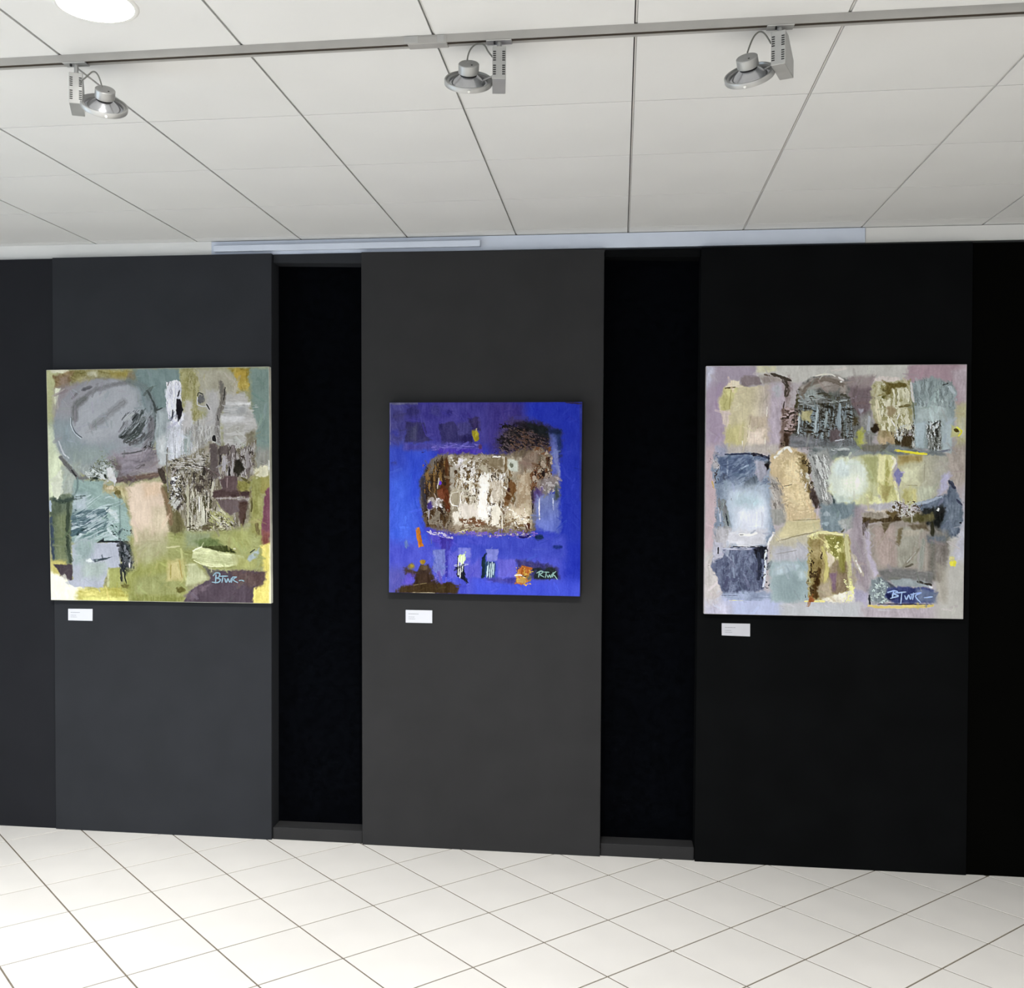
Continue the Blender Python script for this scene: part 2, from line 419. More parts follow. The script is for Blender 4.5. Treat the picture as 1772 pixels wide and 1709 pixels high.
        bri = s.noise(run+o, side*d+o, 60, max(2.6, w*.07))
        if dry: al = al*np.clip((bri*.7+s.noise(X+o, Y, 11)*.3-dry*.75)/.16+.5, 0, 1)
        C = np.array(col, float)[None, None, :]+((bri-.5)*var)[..., None]
        s.lay(W, al*a, C, th)
    def T(s, pts, col, cover=.4, sx=14, sy=60, ang=0, soft=16, a=1.0, edge=.07, var=30, th=.6, rag=14):
        """broken paint inside a patch: blotches and drips of one colour, sx by sy in size, covering about that share"""
        p = np.array(pts if len(pts) > 2 else [pts[0], (pts[1][0], pts[0][1]), pts[1], (pts[0][0], pts[1][1])], float)
        W = s.win(p[:, 0].min()-soft, p[:, 1].min()-soft, p[:, 0].max()+soft, p[:, 1].max()+soft)
        if W is None: return
        X, Y = s.X[W], s.Y[W]; o = s.rng.rand(4)*9000
        d = np.full(X.shape, 1e9); ins = np.zeros(X.shape, bool)
        for (ax, ay), (bx, by) in zip(p, np.roll(p, -1, 0)):
            ex, ey = bx-ax, by-ay
            t = np.clip(((X-ax)*ex+(Y-ay)*ey)/(ex*ex+ey*ey+1e-9), 0, 1)
            d = np.minimum(d, (X-ax-t*ex)**2+(Y-ay-t*ey)**2)
            ins ^= ((ay > Y) != (by > Y)) & (X < ex*(Y-ay)/(ey if ey else 1e-9)+ax)
        d = np.where(ins, np.sqrt(d), -np.sqrt(d)) + rag*2*(s.noise(X+o[0], Y, 30)-.5)
        m = np.clip(d/soft*.5+.5, 0, 1)
        wx = X + .7*sx*(s.noise(X+o[1], Y, sx*1.3)-.5); wy = Y + .5*sx*(s.noise(X, Y+o[2], sx*1.3)-.5)
        k = .5*s.noise(wx+o[0], wy+o[1], sx, sy, ang) + .3*s.noise(wx+o[2], wy+o[3], sx*.45, sy*.4, ang) + .2*s.noise(wx+o[3], wy+o[0], sx*.3, sx*.3)
        thr = .5+(.5-cover)*.42
        al = np.clip((k-thr-(1-m)*.3)/edge+.5, 0, 1)*np.clip(m*3, 0, 1)*a
        C = np.array(col, float)[None, None, :] + ((s.noise(X+o[3], Y, sx, sy*.5, ang)-.5)*var)[..., None]
        s.lay(W, al, C, th)
    def D(s, n, box, ln, wd, ang, jit, cols, a=.9, dry=.25, th=.7, inside=None):
        """a scatter of small knife dabs"""
        x0, y0, x1, y1 = box
        for _ in range(n):
            x = s.rng.uniform(x0, x1); y = s.rng.uniform(y0, y1)
            t = math.radians(ang+s.rng.uniform(-jit, jit)); l = s.rng.uniform(*ln)*.5; w = s.rng.uniform(*wd)
            if inside and not inside(x, y): continue
            c = cols[s.rng.randint(len(cols))]
            bx = s.rng.uniform(-.2, .2)*l
            s.S([(x-l*math.cos(t), y-l*math.sin(t)), (x+bx*math.sin(t), y-bx*math.cos(t)), (x+l*math.cos(t), y+l*math.sin(t))], w, c, soft=3.5, dry=dry, a=a, th=th, taper=.4, smooth=False)
    def brushwork(s, n=420, amp=13, a=.55):
        """short strokes picked from the colour already on the canvas, a touch lighter or darker"""
        for _ in range(n):
            j, i = s.rng.randint(4, s.n-4, 2)
            x, y = s.X[j, i], s.Y[j, i]
            t = math.pi*(.5 + .9*(float(s.noise(np.array([[x]]), np.array([[y]]), 170)[0, 0])-.5) + s.rng.uniform(-.12, .12))
            if s.rng.rand() < .3: t += math.pi/2
            l = s.rng.uniform(14, 46); w = s.rng.uniform(5, 20)
            c = s.c[j, i] + s.rng.uniform(-amp, amp) + s.rng.uniform(-5, 5, 3)
            s.S([(x-l*math.cos(t), y-l*math.sin(t)), (x+l*math.cos(t), y+l*math.sin(t))], w, c, soft=5, dry=s.rng.uniform(.2, .5), a=a, var=22, th=.4)
    def finish(s, sharp=.7, contrast=1.08, sat=.9):
        """varnish: crisper edges, a little more contrast, calmer colour, and the tooth of the canvas"""
        c = s.c
        b = sum(np.roll(np.roll(c, i, 0), j, 1) for i in (-2, -1, 0, 1, 2) for j in (-2, -1, 0, 1, 2))/25
        b[:3], b[-3:], b[:, :3], b[:, -3:] = c[:3], c[-3:], c[:, :3], c[:, -3:]
        c = np.clip(c + sharp*np.clip(c-b, -40, 40), 0, 255)
        m = c.mean(-1, keepdims=True)
        c = m + (c-m)*sat
        c = 128 + (c-128)*contrast
        k = (s.noise(s.X, s.Y, 7, 30)-.5)*7 + (s.noise(s.X+500, s.Y, 5, 5)-.5)*6
        s.c = np.clip(c + k[..., None], 2, 252)
        return s
def paint_green(n):
    p = Painter([(73, 72), (1478, 52), (1488, 1542), (98, 1520)], n, 11)
    P, R, E, S, D = p.P, p.R, p.E, p.S, p.D
    R(0, 0, 1600, 1700, (158, 158, 118), soft=2, rag=0, var=30, ang=80)
    # top and left margins
    R(60, 60, 190, 520, (186, 188, 138), ang=90); R(60, 420, 190, 900, (214, 222, 188), soft=40)
    R(100, 60, 260, 90, (226, 224, 196), soft=6, rag=5)
    R(230, 70, 650, 150, (152, 144, 92), ang=5, var=60, rag=14); R(330, 78, 400, 110, (196, 192, 162), rag=8, soft=14)
    R(480, 80, 610, 130, (164, 150, 78), soft=14); R(595, 80, 655, 140, (140, 130, 104), soft=14)
    P([(115, 110), (190, 80), (250, 82), (215, 190), (130, 190)], (138, 116, 78), soft=12, ang=30, var=60)
    P([(150, 110), (215, 105), (215, 165), (160, 185)], (150, 128, 108), soft=16)
    R(640, 55, 940, 420, (126, 146, 144), soft=22, rag=12, ang=80, var=14)
    R(1360, 55, 1500, 640, (127, 148, 140), soft=22, ang=88, var=14)
    R(1380, 560, 1500, 700, (150, 150, 142), soft=40)
    # the round grey form
    P([(125, 190), (260, 150), (420, 150), (420, 420), (120, 420)], (152, 144, 146), soft=26, var=14)
    P([(130, 185), (165, 185), (128, 300), (124, 260)], (220, 222, 196), soft=6, rag=4)
    E(448, 440, 330, 318, (148, 152, 158), soft=10, rag=5, ang=150, var=12)
    P([(140, 330), (330, 140), (560, 140), (440, 300), (260, 420)], (152, 146, 150), soft=60, rag=10, var=12, a=.8)
    P([(118, 400), (230, 380), (330, 520), (520, 560), (420, 690), (260, 660), (160, 560)], (126, 144, 146), soft=60, rag=14, var=16, a=.95)
    P([(200, 560), (420, 560), (500, 640), (330, 680), (230, 640)], (128, 144, 136), soft=50, a=.9)
    P([(560, 140), (700, 190), (770, 330), (720, 360), (620, 250)], (124, 140, 142), soft=40, a=.9)
    E(455, 335, 240, 150, (170, 173, 178), rot=-38, soft=40, rag=8, var=10, ang=142)
    E(448, 430, 325, 300, (178, 181, 186), soft=50, rag=10, a=.3, var=8)  # pale glaze lightens the form to make up for weaker light here
    S([(300, 260), (380, 200), (500, 165), (600, 150)], 26, (118, 118, 120), soft=16, dry=.3, a=.75)
    S([(255, 375), (262, 300), (320, 250)], 44, (112, 114, 112), soft=20, dry=.15, a=.8)
    S([(310, 195), (360, 178)], 18, (104, 104, 108), soft=10, dry=.3)
    S([(240, 250), (280, 212)], 14, (110, 106, 108), soft=10, a=.7)
    S([(375, 425), (470, 350), (570, 272)], 46, (138, 140, 142), soft=22, dry=.15, a=.85)
    S([(232, 370), (236, 420), (262, 465), (300, 495)], 8, (96, 104, 110), soft=5)
    S([(228, 372), (232, 420), (256, 468), (296, 502)], 5, (196, 206, 212), soft=3, dry=.1)
    for q, w, c in [([(545, 490), (620, 430), (655, 350)], 26, (86, 92, 92)), ([(560, 500), (640, 455), (690, 330)], 20, (58, 64, 62)),
                    ([(585, 520), (660, 470), (705, 380)], 30, (72, 80, 76)), ([(610, 535), (690, 500), (730, 420)], 32, (88, 88, 88)),
                    ([(640, 545), (720, 480), (745, 380)], 20, (120, 126, 130)), ([(625, 385), (650, 352)], 10, (30, 34, 34)), ([(550, 495), (585, 478)], 10, (40, 44, 42))]:
        S(q, w, c, soft=8, dry=.35)
    S([(600, 470), (660, 410), (690, 350)], 8, (156, 164, 166), soft=5); S([(560, 480), (640, 400)], 6, (150, 156, 160), soft=4)
    S([(600, 140), (690, 175), (745, 255), (772, 360), (765, 470), (735, 570)], 44, (116, 126, 126), soft=18, dry=.3, a=.7); S([(722, 205), (762, 290), (776, 390), (762, 500)], 16, (74, 82, 80), soft=7, dry=.25); S([(690, 300), (720, 380), (712, 470)], 18, (160, 168, 172), soft=10, dry=.2, a=.8)
    S([(740, 380), (745, 470), (700, 570)], 40, (116, 112, 116), soft=18, dry=.25, a=.8)
    p.T([(680, 580), (740, 520), (775, 600), (730, 650), (690, 620)], (46, 44, 42), .55, 26, 10, ang=-40); p.T([(560, 580), (790, 540), (800, 700), (600, 720)], (92, 86, 88), .34, 40, 9, ang=-14, a=.8); p.T([(540, 330), (760, 300), (760, 560), (560, 560)], (86, 90, 90), .3, 60, 8, ang=-52, a=.7)
    P([(470, 600), (620, 570), (790, 560), (820, 720), (540, 760), (450, 690)], (142, 134, 142), soft=30, rag=18, ang=-8, var=34, a=.9)
    S([(560, 600), (640, 590), (700, 575)], 8, (90, 90, 92), soft=6, dry=.3); S([(650, 690), (700, 670)], 16, (104, 98, 100), soft=8, dry=.3)
    P([(480, 650), (530, 640), (560, 720), (520, 760)], (106, 96, 96), soft=20)
    P([(515, 745), (620, 745), (800, 715), (815, 740), (640, 775), (520, 778)], (84, 68, 68), soft=14, rag=10, ang=-5, var=50)
    S([(620, 750), (790, 728)], 22, (116, 96, 84), soft=12, dry=.3)
    P([(170, 680), (290, 640), (300, 830), (170, 860)], (164, 172, 162), soft=20)
    S([(165, 620), (195, 660), (250, 720), (290, 755), (345, 745)], 26, (112, 112, 110), soft=9, dry=.1)
    S([(235, 700), (262, 738)], 12, (66, 66, 66), soft=5); S([(152, 520), (180, 590), (215, 625)], 10, (196, 200, 204), soft=6)
    P([(262, 680), (460, 640), (540, 720), (500, 760), (360, 750)], (158, 166, 162), soft=16, rag=14, var=40)
    p.T([(340, 640), (500, 620), (500, 770), (340, 770)], (104, 110, 96), .38, 20, 14, ang=20); p.T([(300, 690), (500, 660), (500, 770), (330, 770)], (198, 204, 200), .33, 16, 12, ang=30); p.T([(380, 590), (520, 590), (520, 680), (380, 690)], (132, 140, 116), .45, 24, 16, a=.7, edge=.15)
    P([(405, 700), (440, 735), (455, 765), (425, 755)], (196, 200, 198), soft=5, rag=4)
    P([(458, 690), (492, 686), (522, 770), (512, 784), (470, 760)], (208, 208, 210), soft=5, rag=3, var=16)
    E(452, 740, 8, 14, (40, 44, 34), rot=-30, soft=4, rag=2); E(388, 752, 16, 8, (44, 54, 44), soft=4, rag=3)
    # left middle: teal field, dark green column
    P([(255, 760), (420, 770), (560, 800), (590, 960), (640, 1140), (540, 1160), (230, 1160), (220, 900)], (142, 166, 160), soft=12, rag=10, ang=20, var=24)
    P([(245, 860), (330, 850), (330, 950), (240, 960)], (170, 182, 190), soft=30, var=30)
    S([(275, 750), (268, 830), (240, 870)], 12, (110, 130, 128), soft=8)
    for q, w, c in [([(235, 1000), (330, 970), (460, 960)], 34, (96, 118, 124)), ([(230, 1050), (340, 1000), (450, 980)], 24, (168, 178, 188)), ([(250, 1040), (360, 1010), (450, 970)], 26, (108, 130, 136)),
                    ([(240, 1100), (350, 1050), (450, 1035)], 56, (78, 102, 108)), ([(270, 1105), (330, 1065)], 18, (44, 66, 68)), ([(230, 1075), (330, 1030), (420, 1010)], 14, (176, 184, 196)),
                    ([(255, 1150), (310, 1090), (390, 1075)], 18, (184, 198, 202)), ([(290, 1150), (370, 1110), (440, 1070)], 40, (106, 134, 132)), ([(460, 950), (500, 970), (525, 1010)], 26, (196, 206, 204)),
                    ([(450, 1050), (490, 1100), (520, 1130)], 18, (190, 204, 204)), ([(400, 1100), (450, 1070), (460, 1010)], 22, (92, 116, 116)), ([(540, 870), (545, 1000), (540, 1140)], 10, (120, 142, 138)),
                    ([(430, 928), (490, 928)], 6, (84, 106, 104)), ([(262, 868), (320, 862)], 8, (74, 92, 88)), ([(250, 888), (300, 878)], 12, (96, 112, 110))]:
        S(q, w, c, soft=8, dry=.22)
    p.T([(460, 1020), (540, 1010), (530, 1130), (480, 1110)], (72, 92, 90), .42, 16, 9, ang=50); p.T([(230, 860), (540, 860), (540, 1150), (230, 1150)], (182, 198, 200), .34, 70, 9, ang=-18, a=.75, edge=.12); p.T([(230, 950), (480, 930), (470, 1110), (230, 1120)], (70, 94, 102), .36, 70, 9, ang=-20, a=.75, edge=.1)
    P([(92, 880), (150, 850), (240, 860), (225, 1060), (235, 1290), (120, 1300), (95, 1100)], (94, 106, 86), soft=8, rag=8, ang=88, var=34)
    P([(130, 1000), (205, 960), (200, 1280), (130, 1290)], (122, 132, 98), soft=26)
    S([(212, 900), (205, 1060), (205, 1180), (225, 1280)], 22, (58, 70, 54), soft=8, dry=.15)
    S([(100, 1000), (105, 1120), (118, 1260)], 22, (62, 76, 92), soft=8, dry=.1); S([(94, 900), (97, 960)], 16, (176, 190, 206), soft=6, dry=.2)
    S([(120, 885), (180, 900), (240, 880)], 26, (62, 76, 66), soft=12, dry=.25)
    P([(105, 760), (170, 700), (175, 830), (145, 895), (125, 870), (110, 840)], (222, 226, 204), soft=6, rag=10)
    R(95, 1270, 200, 1380, (196, 186, 108), soft=14)
    P([(115, 1295), (240, 1298), (236, 1400), (190, 1418), (165, 1370), (140, 1330)], (78, 68, 74), soft=5, rag=4, var=16)
    P([(90, 1340), (170, 1370), (230, 1420), (330, 1450), (330, 1540), (80, 1540)], (242, 241, 222), soft=14, rag=8, var=10)
    P([(280, 1450), (600, 1420), (700, 1540), (250, 1540)], (208, 200, 112), soft=26, rag=12, ang=3, var=44, to=((320, 1500), (560, 1480), (178, 172, 84)))
    R(300, 1505, 720, 1545, (228, 226, 134), soft=10, rag=6)
    # pale blue block
    P([(300, 1130), (400, 1160), (540, 1155), (546, 1310), (470, 1330), (432, 1440), (250, 1436), (195, 1410), (240, 1390), (236, 1180)], (176, 181, 194), soft=6, rag=5, var=14)
    P([(260, 1130), (390, 1150), (350, 1260), (250, 1300)], (150, 170, 166), soft=30, a=.9)
    P([(300, 1270), (450, 1280), (460, 1330), (400, 1390), (300, 1370)], (164, 178, 170), soft=30, a=.9)
    E(345, 1272, 22, 12, (214, 220, 218), soft=8); P([(365, 1268), (430, 1256), (494, 1248), (450, 1266), (385, 1282)], (58, 72, 78), soft=4, rag=3); R(388, 1262, 402, 1276, (126, 140, 142), soft=4, rag=2)
    P([(396, 1158), (440, 1126), (440, 1148), (545, 1146), (545, 1158), (430, 1156)], (36, 42, 46), soft=4, rag=3)
    # black drip
    P([(535, 1140), (580, 1150), (640, 1190), (636, 1280), (620, 1340), (590, 1330), (575, 1345), (548, 1340), (540, 1250)], (64, 68, 72), soft=10, rag=14, var=50)
    p.T([(540, 1160), (645, 1170), (640, 1350), (550, 1350)], (34, 38, 42), .5, 14, 40); p.T([(550, 1180), (640, 1180), (630, 1330), (560, 1330)], (118, 122, 128), .32, 12, 30); p.T([(570, 1070), (660, 1090), (660, 1240), (600, 1240)], (70, 74, 68), .34, 9, 14)
    E(604, 1302, 5, 16, (206, 204, 204), soft=3, rag=1)
    R(470, 1320, 546, 1445, (164, 168, 98), soft=6, rag=5); R(462, 1330, 474, 1440, (196, 198, 150), soft=6, rag=4)
    # peach column and olive ground
    P([(600, 1120), (950, 1080), (960, 1540), (640, 1540), (560, 1440), (580, 1340), (640, 1320)], (152, 156, 88), soft=24, rag=10, var=22)
    P([(640, 1380), (950, 1330), (930, 1520), (620, 1520)], (150, 154, 98), soft=30); P([(600, 1480), (760, 1490), (940, 1500), (930, 1545), (600, 1545)], (136, 140, 76), soft=14, var=36)
    S([(548, 1330), (552, 1400)], 14, (52, 54, 46), soft=5); S([(572, 1335), (576, 1390), (584, 1420)], 9, (34, 36, 32), soft=4, taper=.8); E(575, 1432, 24, 12, (116, 112, 58), soft=8)
    P([(572, 810), (690, 775), (820, 775), (860, 1060), (850, 1110), (640, 1180), (610, 980)], (218, 198, 176), soft=14, rag=8, var=16)
    P([(640, 1080), (860, 1060), (850, 1180), (640, 1280)], (184, 174, 142), soft=50, rag=16); P([(645, 1180), (850, 1130), (940, 1200), (700, 1310)], (166, 166, 124), soft=40, a=.8)
    P([(750, 930), (840, 930), (850, 1070), (740, 1090)], (204, 190, 162), soft=24); P([(690, 790), (800, 780), (800, 850), (700, 880)], (206, 180, 152), soft=26)
    P([(440, 790), (560, 795), (600, 830), (580, 900), (520, 850), (440, 840)], (168, 156, 112), soft=14, rag=12, var=60); E(476, 815, 22, 14, (204, 188, 158), soft=8); E(530, 845, 22, 14, (116, 106, 62), soft=10)
    P([(810, 800), (850, 790), (880, 900), (950, 960), (950, 1150), (900, 1150), (860, 1080)], (108, 102, 68), soft=16, rag=8, var=30)
    S([(815, 820), (850, 920), (870, 1040)], 30, (134, 108, 82), soft=14, a=.8)
    # upper right: pale knife work
    R(925, 60, 1060, 440, (164, 160, 112), soft=16, rag=10, var=44, ang=88); P([(1020, 70), (1200, 60), (1280, 110), (1300, 280), (1040, 330)], (174, 170, 150), soft=22, var=22)
    P([(1230, 62), (1358, 60), (1352, 240), (1340, 300), (1290, 240), (1285, 120)], (168, 146, 62), soft=10, var=50); E(1300, 100, 34, 24, (196, 168, 76), soft=14); R(1290, 200, 1370, 330, (158, 156, 116), soft=20)
    p.T([(930, 80), (1060, 80), (1060, 420), (930, 420)], (146, 142, 82), .4, 22, 80, a=.6, edge=.16); p.T([(930, 80), (1090, 80), (1060, 420), (930, 420)], (190, 184, 140), .34, 16, 50, a=.6, edge=.16)
    P([(775, 330), (850, 300), (860, 560), (840, 668), (790, 660), (765, 500)], (158, 168, 170), soft=8, rag=6, var=30, fine=.7)
    P([(785, 500), (835, 480), (840, 670), (800, 665)], (202, 206, 206), soft=22)
    P([(845, 400), (960, 330), (1020, 420), (1010, 620), (850, 680)], (190, 193, 200), soft=12, rag=10, var=36, fine=.6)
    P([(960, 270), (1000, 260), (1000, 500), (930, 520)], (196, 192, 190), soft=14, a=.9)
    P([(835, 210), (855, 145), (905, 132), (935, 180), (930, 260), (950, 380), (905, 442), (870, 380), (838, 300)], (226, 226, 238), soft=6, rag=9, var=26, fine=.6)
    p.T([(838, 145), (935, 140), (945, 400), (870, 430), (838, 320)], (182, 184, 198), .32, 7, 60, soft=6, rag=4); p.T([(838, 145), (935, 140), (945, 420), (870, 430), (838, 320)], (240, 240, 250), .4, 9, 80, soft=6, rag=4)
    P([(903, 255), (928, 250), (946, 320), (930, 380), (915, 395), (905, 330)], (26, 20, 28), soft=4, rag=5); S([(922, 200), (912, 235)], 10, (60, 54, 66), soft=4); S([(880, 325), (876, 370)], 8, (40, 40, 50), soft=3); S([(850, 170), (860, 145)], 5, (90, 92, 96), soft=3)
    S([(780, 325), (815, 310)], 8, (70, 76, 72), soft=4)
    P([(1010, 400), (1180, 320), (1180, 560), (1100, 640), (1000, 640)], (178, 176, 170), soft=18, rag=12, var=40, fine=.6)
    P([(1090, 200), (1170, 200), (1170, 420), (1090, 420)], (182, 180, 178), soft=20)
    P([(1195, 220), (1330, 215), (1400, 400), (1410, 440), (1340, 540), (1250, 590), (1195, 520)], (184, 182, 178), soft=12, rag=10, var=24, ang=2)
    R(1195, 272, 1368, 292, (216, 216, 214), soft=8, rag=5, ang=2, dry=.1); R(1185, 355, 1330, 400, (206, 206, 206), soft=14, rag=12, ang=4, dry=.25); R(1200, 300, 1340, 350, (168, 170, 170), soft=14, a=.8)
    P([(1210, 420), (1330, 420), (1320, 500), (1220, 510)], (176, 174, 166), soft=16)
    S([(1180, 150), (1195, 250), (1175, 330)], 34, (118, 112, 104), soft=12, dry=.25); S([(1208, 180), (1200, 260)], 8, (60, 58, 54), soft=4, dry=.1); S([(1170, 320), (1162, 420), (1160, 520)], 26, (132, 128, 124), soft=10, dry=.2)
    S([(1160, 355), (1165, 390)], 6, (60, 58, 58), soft=3)
    E(1055, 250, 22, 26, (110, 110, 110), soft=8, dry=.25, fine=.4); S([(1035, 235), (1045, 215), (1070, 225)], 7, (64, 66, 60), soft=3); S([(1040, 290), (1070, 300), (1100, 295)], 6, (210, 212, 210), soft=3); S([(1092, 285), (1112, 318)], 7, (44, 44, 42), soft=3, dry=.1); S([(1035, 240), (1035, 290)], 6, (206, 206, 206), soft=3)
    P([(955, 480), (1000, 440), (985, 600), (930, 600)], (142, 158, 152), soft=18, a=.8); S([(1040, 390), (1048, 470)], 8, (140, 140, 136), soft=4, dry=.2)
    p.T([(930, 420), (1170, 420), (1170, 620), (930, 640)], (208, 208, 206), .4, 10, 90, a=.7, edge=.15); p.T([(930, 420), (1170, 420), (1170, 640), (930, 640)], (146, 144, 140), .34, 9, 60, a=.7, edge=.12); p.T([(850, 440), (960, 430), (960, 690), (850, 700)], (226, 228, 236), .42, 10, 110, a=.8, edge=.12); p.T([(1190, 260), (1400, 300), (1390, 540), (1200, 560)], (200, 200, 198), .38, 60, 12, a=.6, edge=.15)
    # the dark wet band of drips
    P([(850, 640), (1000, 600), (1120, 520), (1260, 590), (1390, 500), (1390, 700), (1375, 1000), (1300, 1080), (960, 1090), (940, 980), (860, 900)], (142, 136, 116), soft=14, rag=16, var=60, fine=.5)
    P([(1330, 480), (1400, 440), (1390, 680), (1350, 700)], (136, 130, 108), soft=14)
    P([(1240, 600), (1390, 540), (1370, 720), (1240, 740)], (150, 144, 140), soft=14, var=50, fine=.5)
    T = p.T
    band = [(850, 650), (1000, 610), (1110, 560), (1250, 600), (1390, 520), (1375, 900), (1290, 1060), (970, 1090), (945, 960), (855, 900)]
    T(band, (172, 168, 160), .42, 10, 46, var=40, edge=.12); T(band, (122, 114, 96), .38, 12, 60, edge=.12)
    T([(870, 640), (1100, 600), (1110, 720), (870, 760)], (78, 72, 62), .46, 26, 8, ang=3, edge=.12); T([(870, 640), (1100, 600), (1110, 700), (870, 720)], (186, 182, 176), .36, 22, 7, ang=3, edge=.12)
    T([(855, 690), (1130, 700), (1120, 900), (900, 960), (855, 880)], (70, 62, 56), .42, 15, 34, edge=.1); T([(855, 700), (1130, 700), (1120, 920), (870, 920)], (172, 166, 156), .3, 8, 24, edge=.1); T([(1020, 730), (1130, 720), (1120, 850), (1010, 860)], (66, 56, 50), .5, 22, 44, edge=.12); T([(855, 700), (1130, 700), (1120, 920), (870, 920)], (116, 108, 88), .34, 10, 26, edge=.12)
    T([(960, 860), (1150, 860), (1150, 1080), (960, 1080)], (82, 76, 50), .46, 10, 60, edge=.1); T([(960, 820), (1160, 820), (1160, 1090), (960, 1090)], (196, 192, 172), .3, 6, 60, edge=.09); T([(1130, 900), (1180, 900), (1270, 1060), (1100, 1090)], (164, 164, 112), .5, 16, 40, ang=-40, edge=.12)
    T([(1100, 540), (1390, 520), (1380, 750), (1100, 760)], (116, 106, 104), .42, 14, 44, edge=.12); T([(1170, 600), (1390, 560), (1380, 750), (1170, 760)], (172, 166, 164), .38, 9, 46, edge=.12); T([(1100, 540), (1390, 540), (1380, 750), (1100, 760)], (74, 64, 60), .24, 12, 36, edge=.1)
    P([(1110, 540), (1150, 535), (1165, 640), (1150, 740), (1115, 700)], (100, 90, 88), soft=8, rag=6, var=30); R(1165, 545, 1230, 600, (96, 86, 82), soft=8, rag=10, dry=.2); S([(1138, 490), (1148, 515)], 20, (34, 30, 30), soft=4, dry=.1)
    P([(1270, 640), (1300, 625), (1330, 690), (1290, 745), (1262, 710)], (46, 42, 32), soft=7, rag=6); S([(1232, 680), (1232, 735)], 12, (44, 38, 36), soft=4); S([(1080, 690), (1078, 730)], 20, (54, 48, 40), soft=5); S([(1180, 610), (1172, 670)], 10, (60, 52, 52), soft=4)
    S([(1205, 620), (1200, 700)], 22, (172, 168, 172), soft=8, dry=.2); S([(1255, 640), (1248, 740)], 12, (176, 172, 172), soft=6, dry=.2); S([(1345, 600), (1350, 680)], 22, (156, 150, 150), soft=8, dry=.2)
    P([(780, 690), (830, 680), (840, 780), (810, 775), (795, 730)], (62, 52, 44), soft=7, rag=8, var=40)
    P([(870, 750), (925, 735), (905, 765), (880, 790)], (232, 232, 232), soft=4, rag=4); E(892, 795, 8, 5, (226, 226, 226), soft=3, rag=1); E(880, 780, 16, 10, (70, 66, 72), soft=6); E(905, 850, 6, 8, (220, 220, 216), soft=3)
    P([(860, 860), (930, 900), (890, 970), (870, 900)], (190, 190, 184), soft=8, rag=10, dry=.3, fine=.4)
    S([(846, 560), (842, 680), (850, 840)], 10, (120, 116, 110), soft=5, dry=.3)
    T([(855, 690), (930, 700), (950, 880), (860, 880)], (46, 40, 40), .32, 12, 16); T([(855, 690), (930, 700), (950, 900), (860, 880)], (224, 224, 224), .16, 8, 12)
    S([(1045, 870), (1045, 960)], 9, (224, 222, 214), soft=3, dry=.15); S([(1075, 945), (1070, 1040)], 18, (206, 204, 186), soft=4, dry=.3); S([(1085, 950), (1085, 1030)], 6, (66, 60, 40), soft=3); S([(975, 800), (972, 1080)], 16, (178, 174, 150), soft=6, dry=.3); S([(1130, 780), (1125, 860)], 14, (196, 192, 172), soft=5, dry=.2)
    E(1090, 1070, 26, 18, (96, 84, 64), soft=6, dry=.15, fine=.3); T([(980, 1040), (1240, 1040), (1240, 1100), (980, 1100)], (84, 76, 46), .36, 18, 10)
    T([(1120, 960), (1190, 940), (1280, 1070), (1130, 1080)], (200, 198, 166), .34, 30, 8, ang=40); T([(1150, 980), (1190, 960), (1270, 1060), (1180, 1070)], (84, 78, 44), .28, 24, 8, ang=40)
    # brown violet patch
    P([(1170, 762), (1225, 738), (1285, 745), (1290, 820), (1372, 828), (1368, 872), (1140, 872), (1130, 840), (1190, 815)], (98, 80, 80), soft=6, rag=8, var=22); R(1132, 830, 1370, 866, (74, 56, 54), soft=10, rag=10, dry=.15, ang=3)
    R(1285, 770, 1365, 832, (152, 148, 84), soft=8, rag=8, var=50); S([(1310, 750), (1360, 780)], 14, (90, 84, 44), soft=6, dry=.2); S([(1150, 878), (1370, 880)], 6, (160, 148, 148), soft=3, dry=.2); S([(1222, 750), (1220, 810)], 6, (140, 120, 120), soft=4)
    P([(1158, 885), (1345, 888), (1335, 1000), (1312, 1052), (1298, 1020), (1290, 960), (1240, 985), (1185, 945)], (108, 94, 94), soft=6, rag=5, var=18); P([(1290, 900), (1345, 900), (1332, 1000), (1312, 1055), (1296, 1000)], (82, 62, 54), soft=10, rag=5); S([(1330, 980), (1318, 1040)], 10, (56, 40, 20), soft=4)
    # right edge
    R(1365, 740, 1445, 1320, (158, 158, 96), soft=16, rag=8, var=36, ang=88); P([(1380, 690), (1475, 660), (1478, 740), (1430, 752), (1395, 740)], (218, 214, 184), soft=8, rag=12, var=30); R(1430, 745, 1490, 850, (158, 152, 84), soft=12)
    P([(1455, 830), (1490, 800), (1490, 1120), (1450, 1150), (1432, 1090)], (126, 78, 94), soft=7, rag=5, var=24); P([(1432, 1080), (1480, 1090), (1475, 1180), (1440, 1170)], (134, 82, 74), soft=14)
    R(1474, 640, 1495, 700, (238, 238, 232), soft=5, rag=2); S([(1405, 1040), (1412, 1100)], 24, (118, 108, 66), soft=8, dry=.2); S([(1372, 880), (1370, 960)], 10, (96, 90, 50), soft=5, dry=.2)
    # lower right green ground
    P([(850, 1100), (1300, 1080), (1430, 1120), (1425, 1340), (1100, 1330), (900, 1440), (850, 1300)], (152, 156, 98), soft=16, rag=10, var=30, ang=5); P([(960, 1090), (1120, 1100), (1100, 1190), (960, 1190)], (142, 152, 116), soft=26)
    P([(1010, 1150), (1140, 1130), (1200, 1180), (1060, 1190)], (106, 122, 74), soft=16, rag=10); R(1250, 1080, 1360, 1200, (164, 168, 104), soft=30)
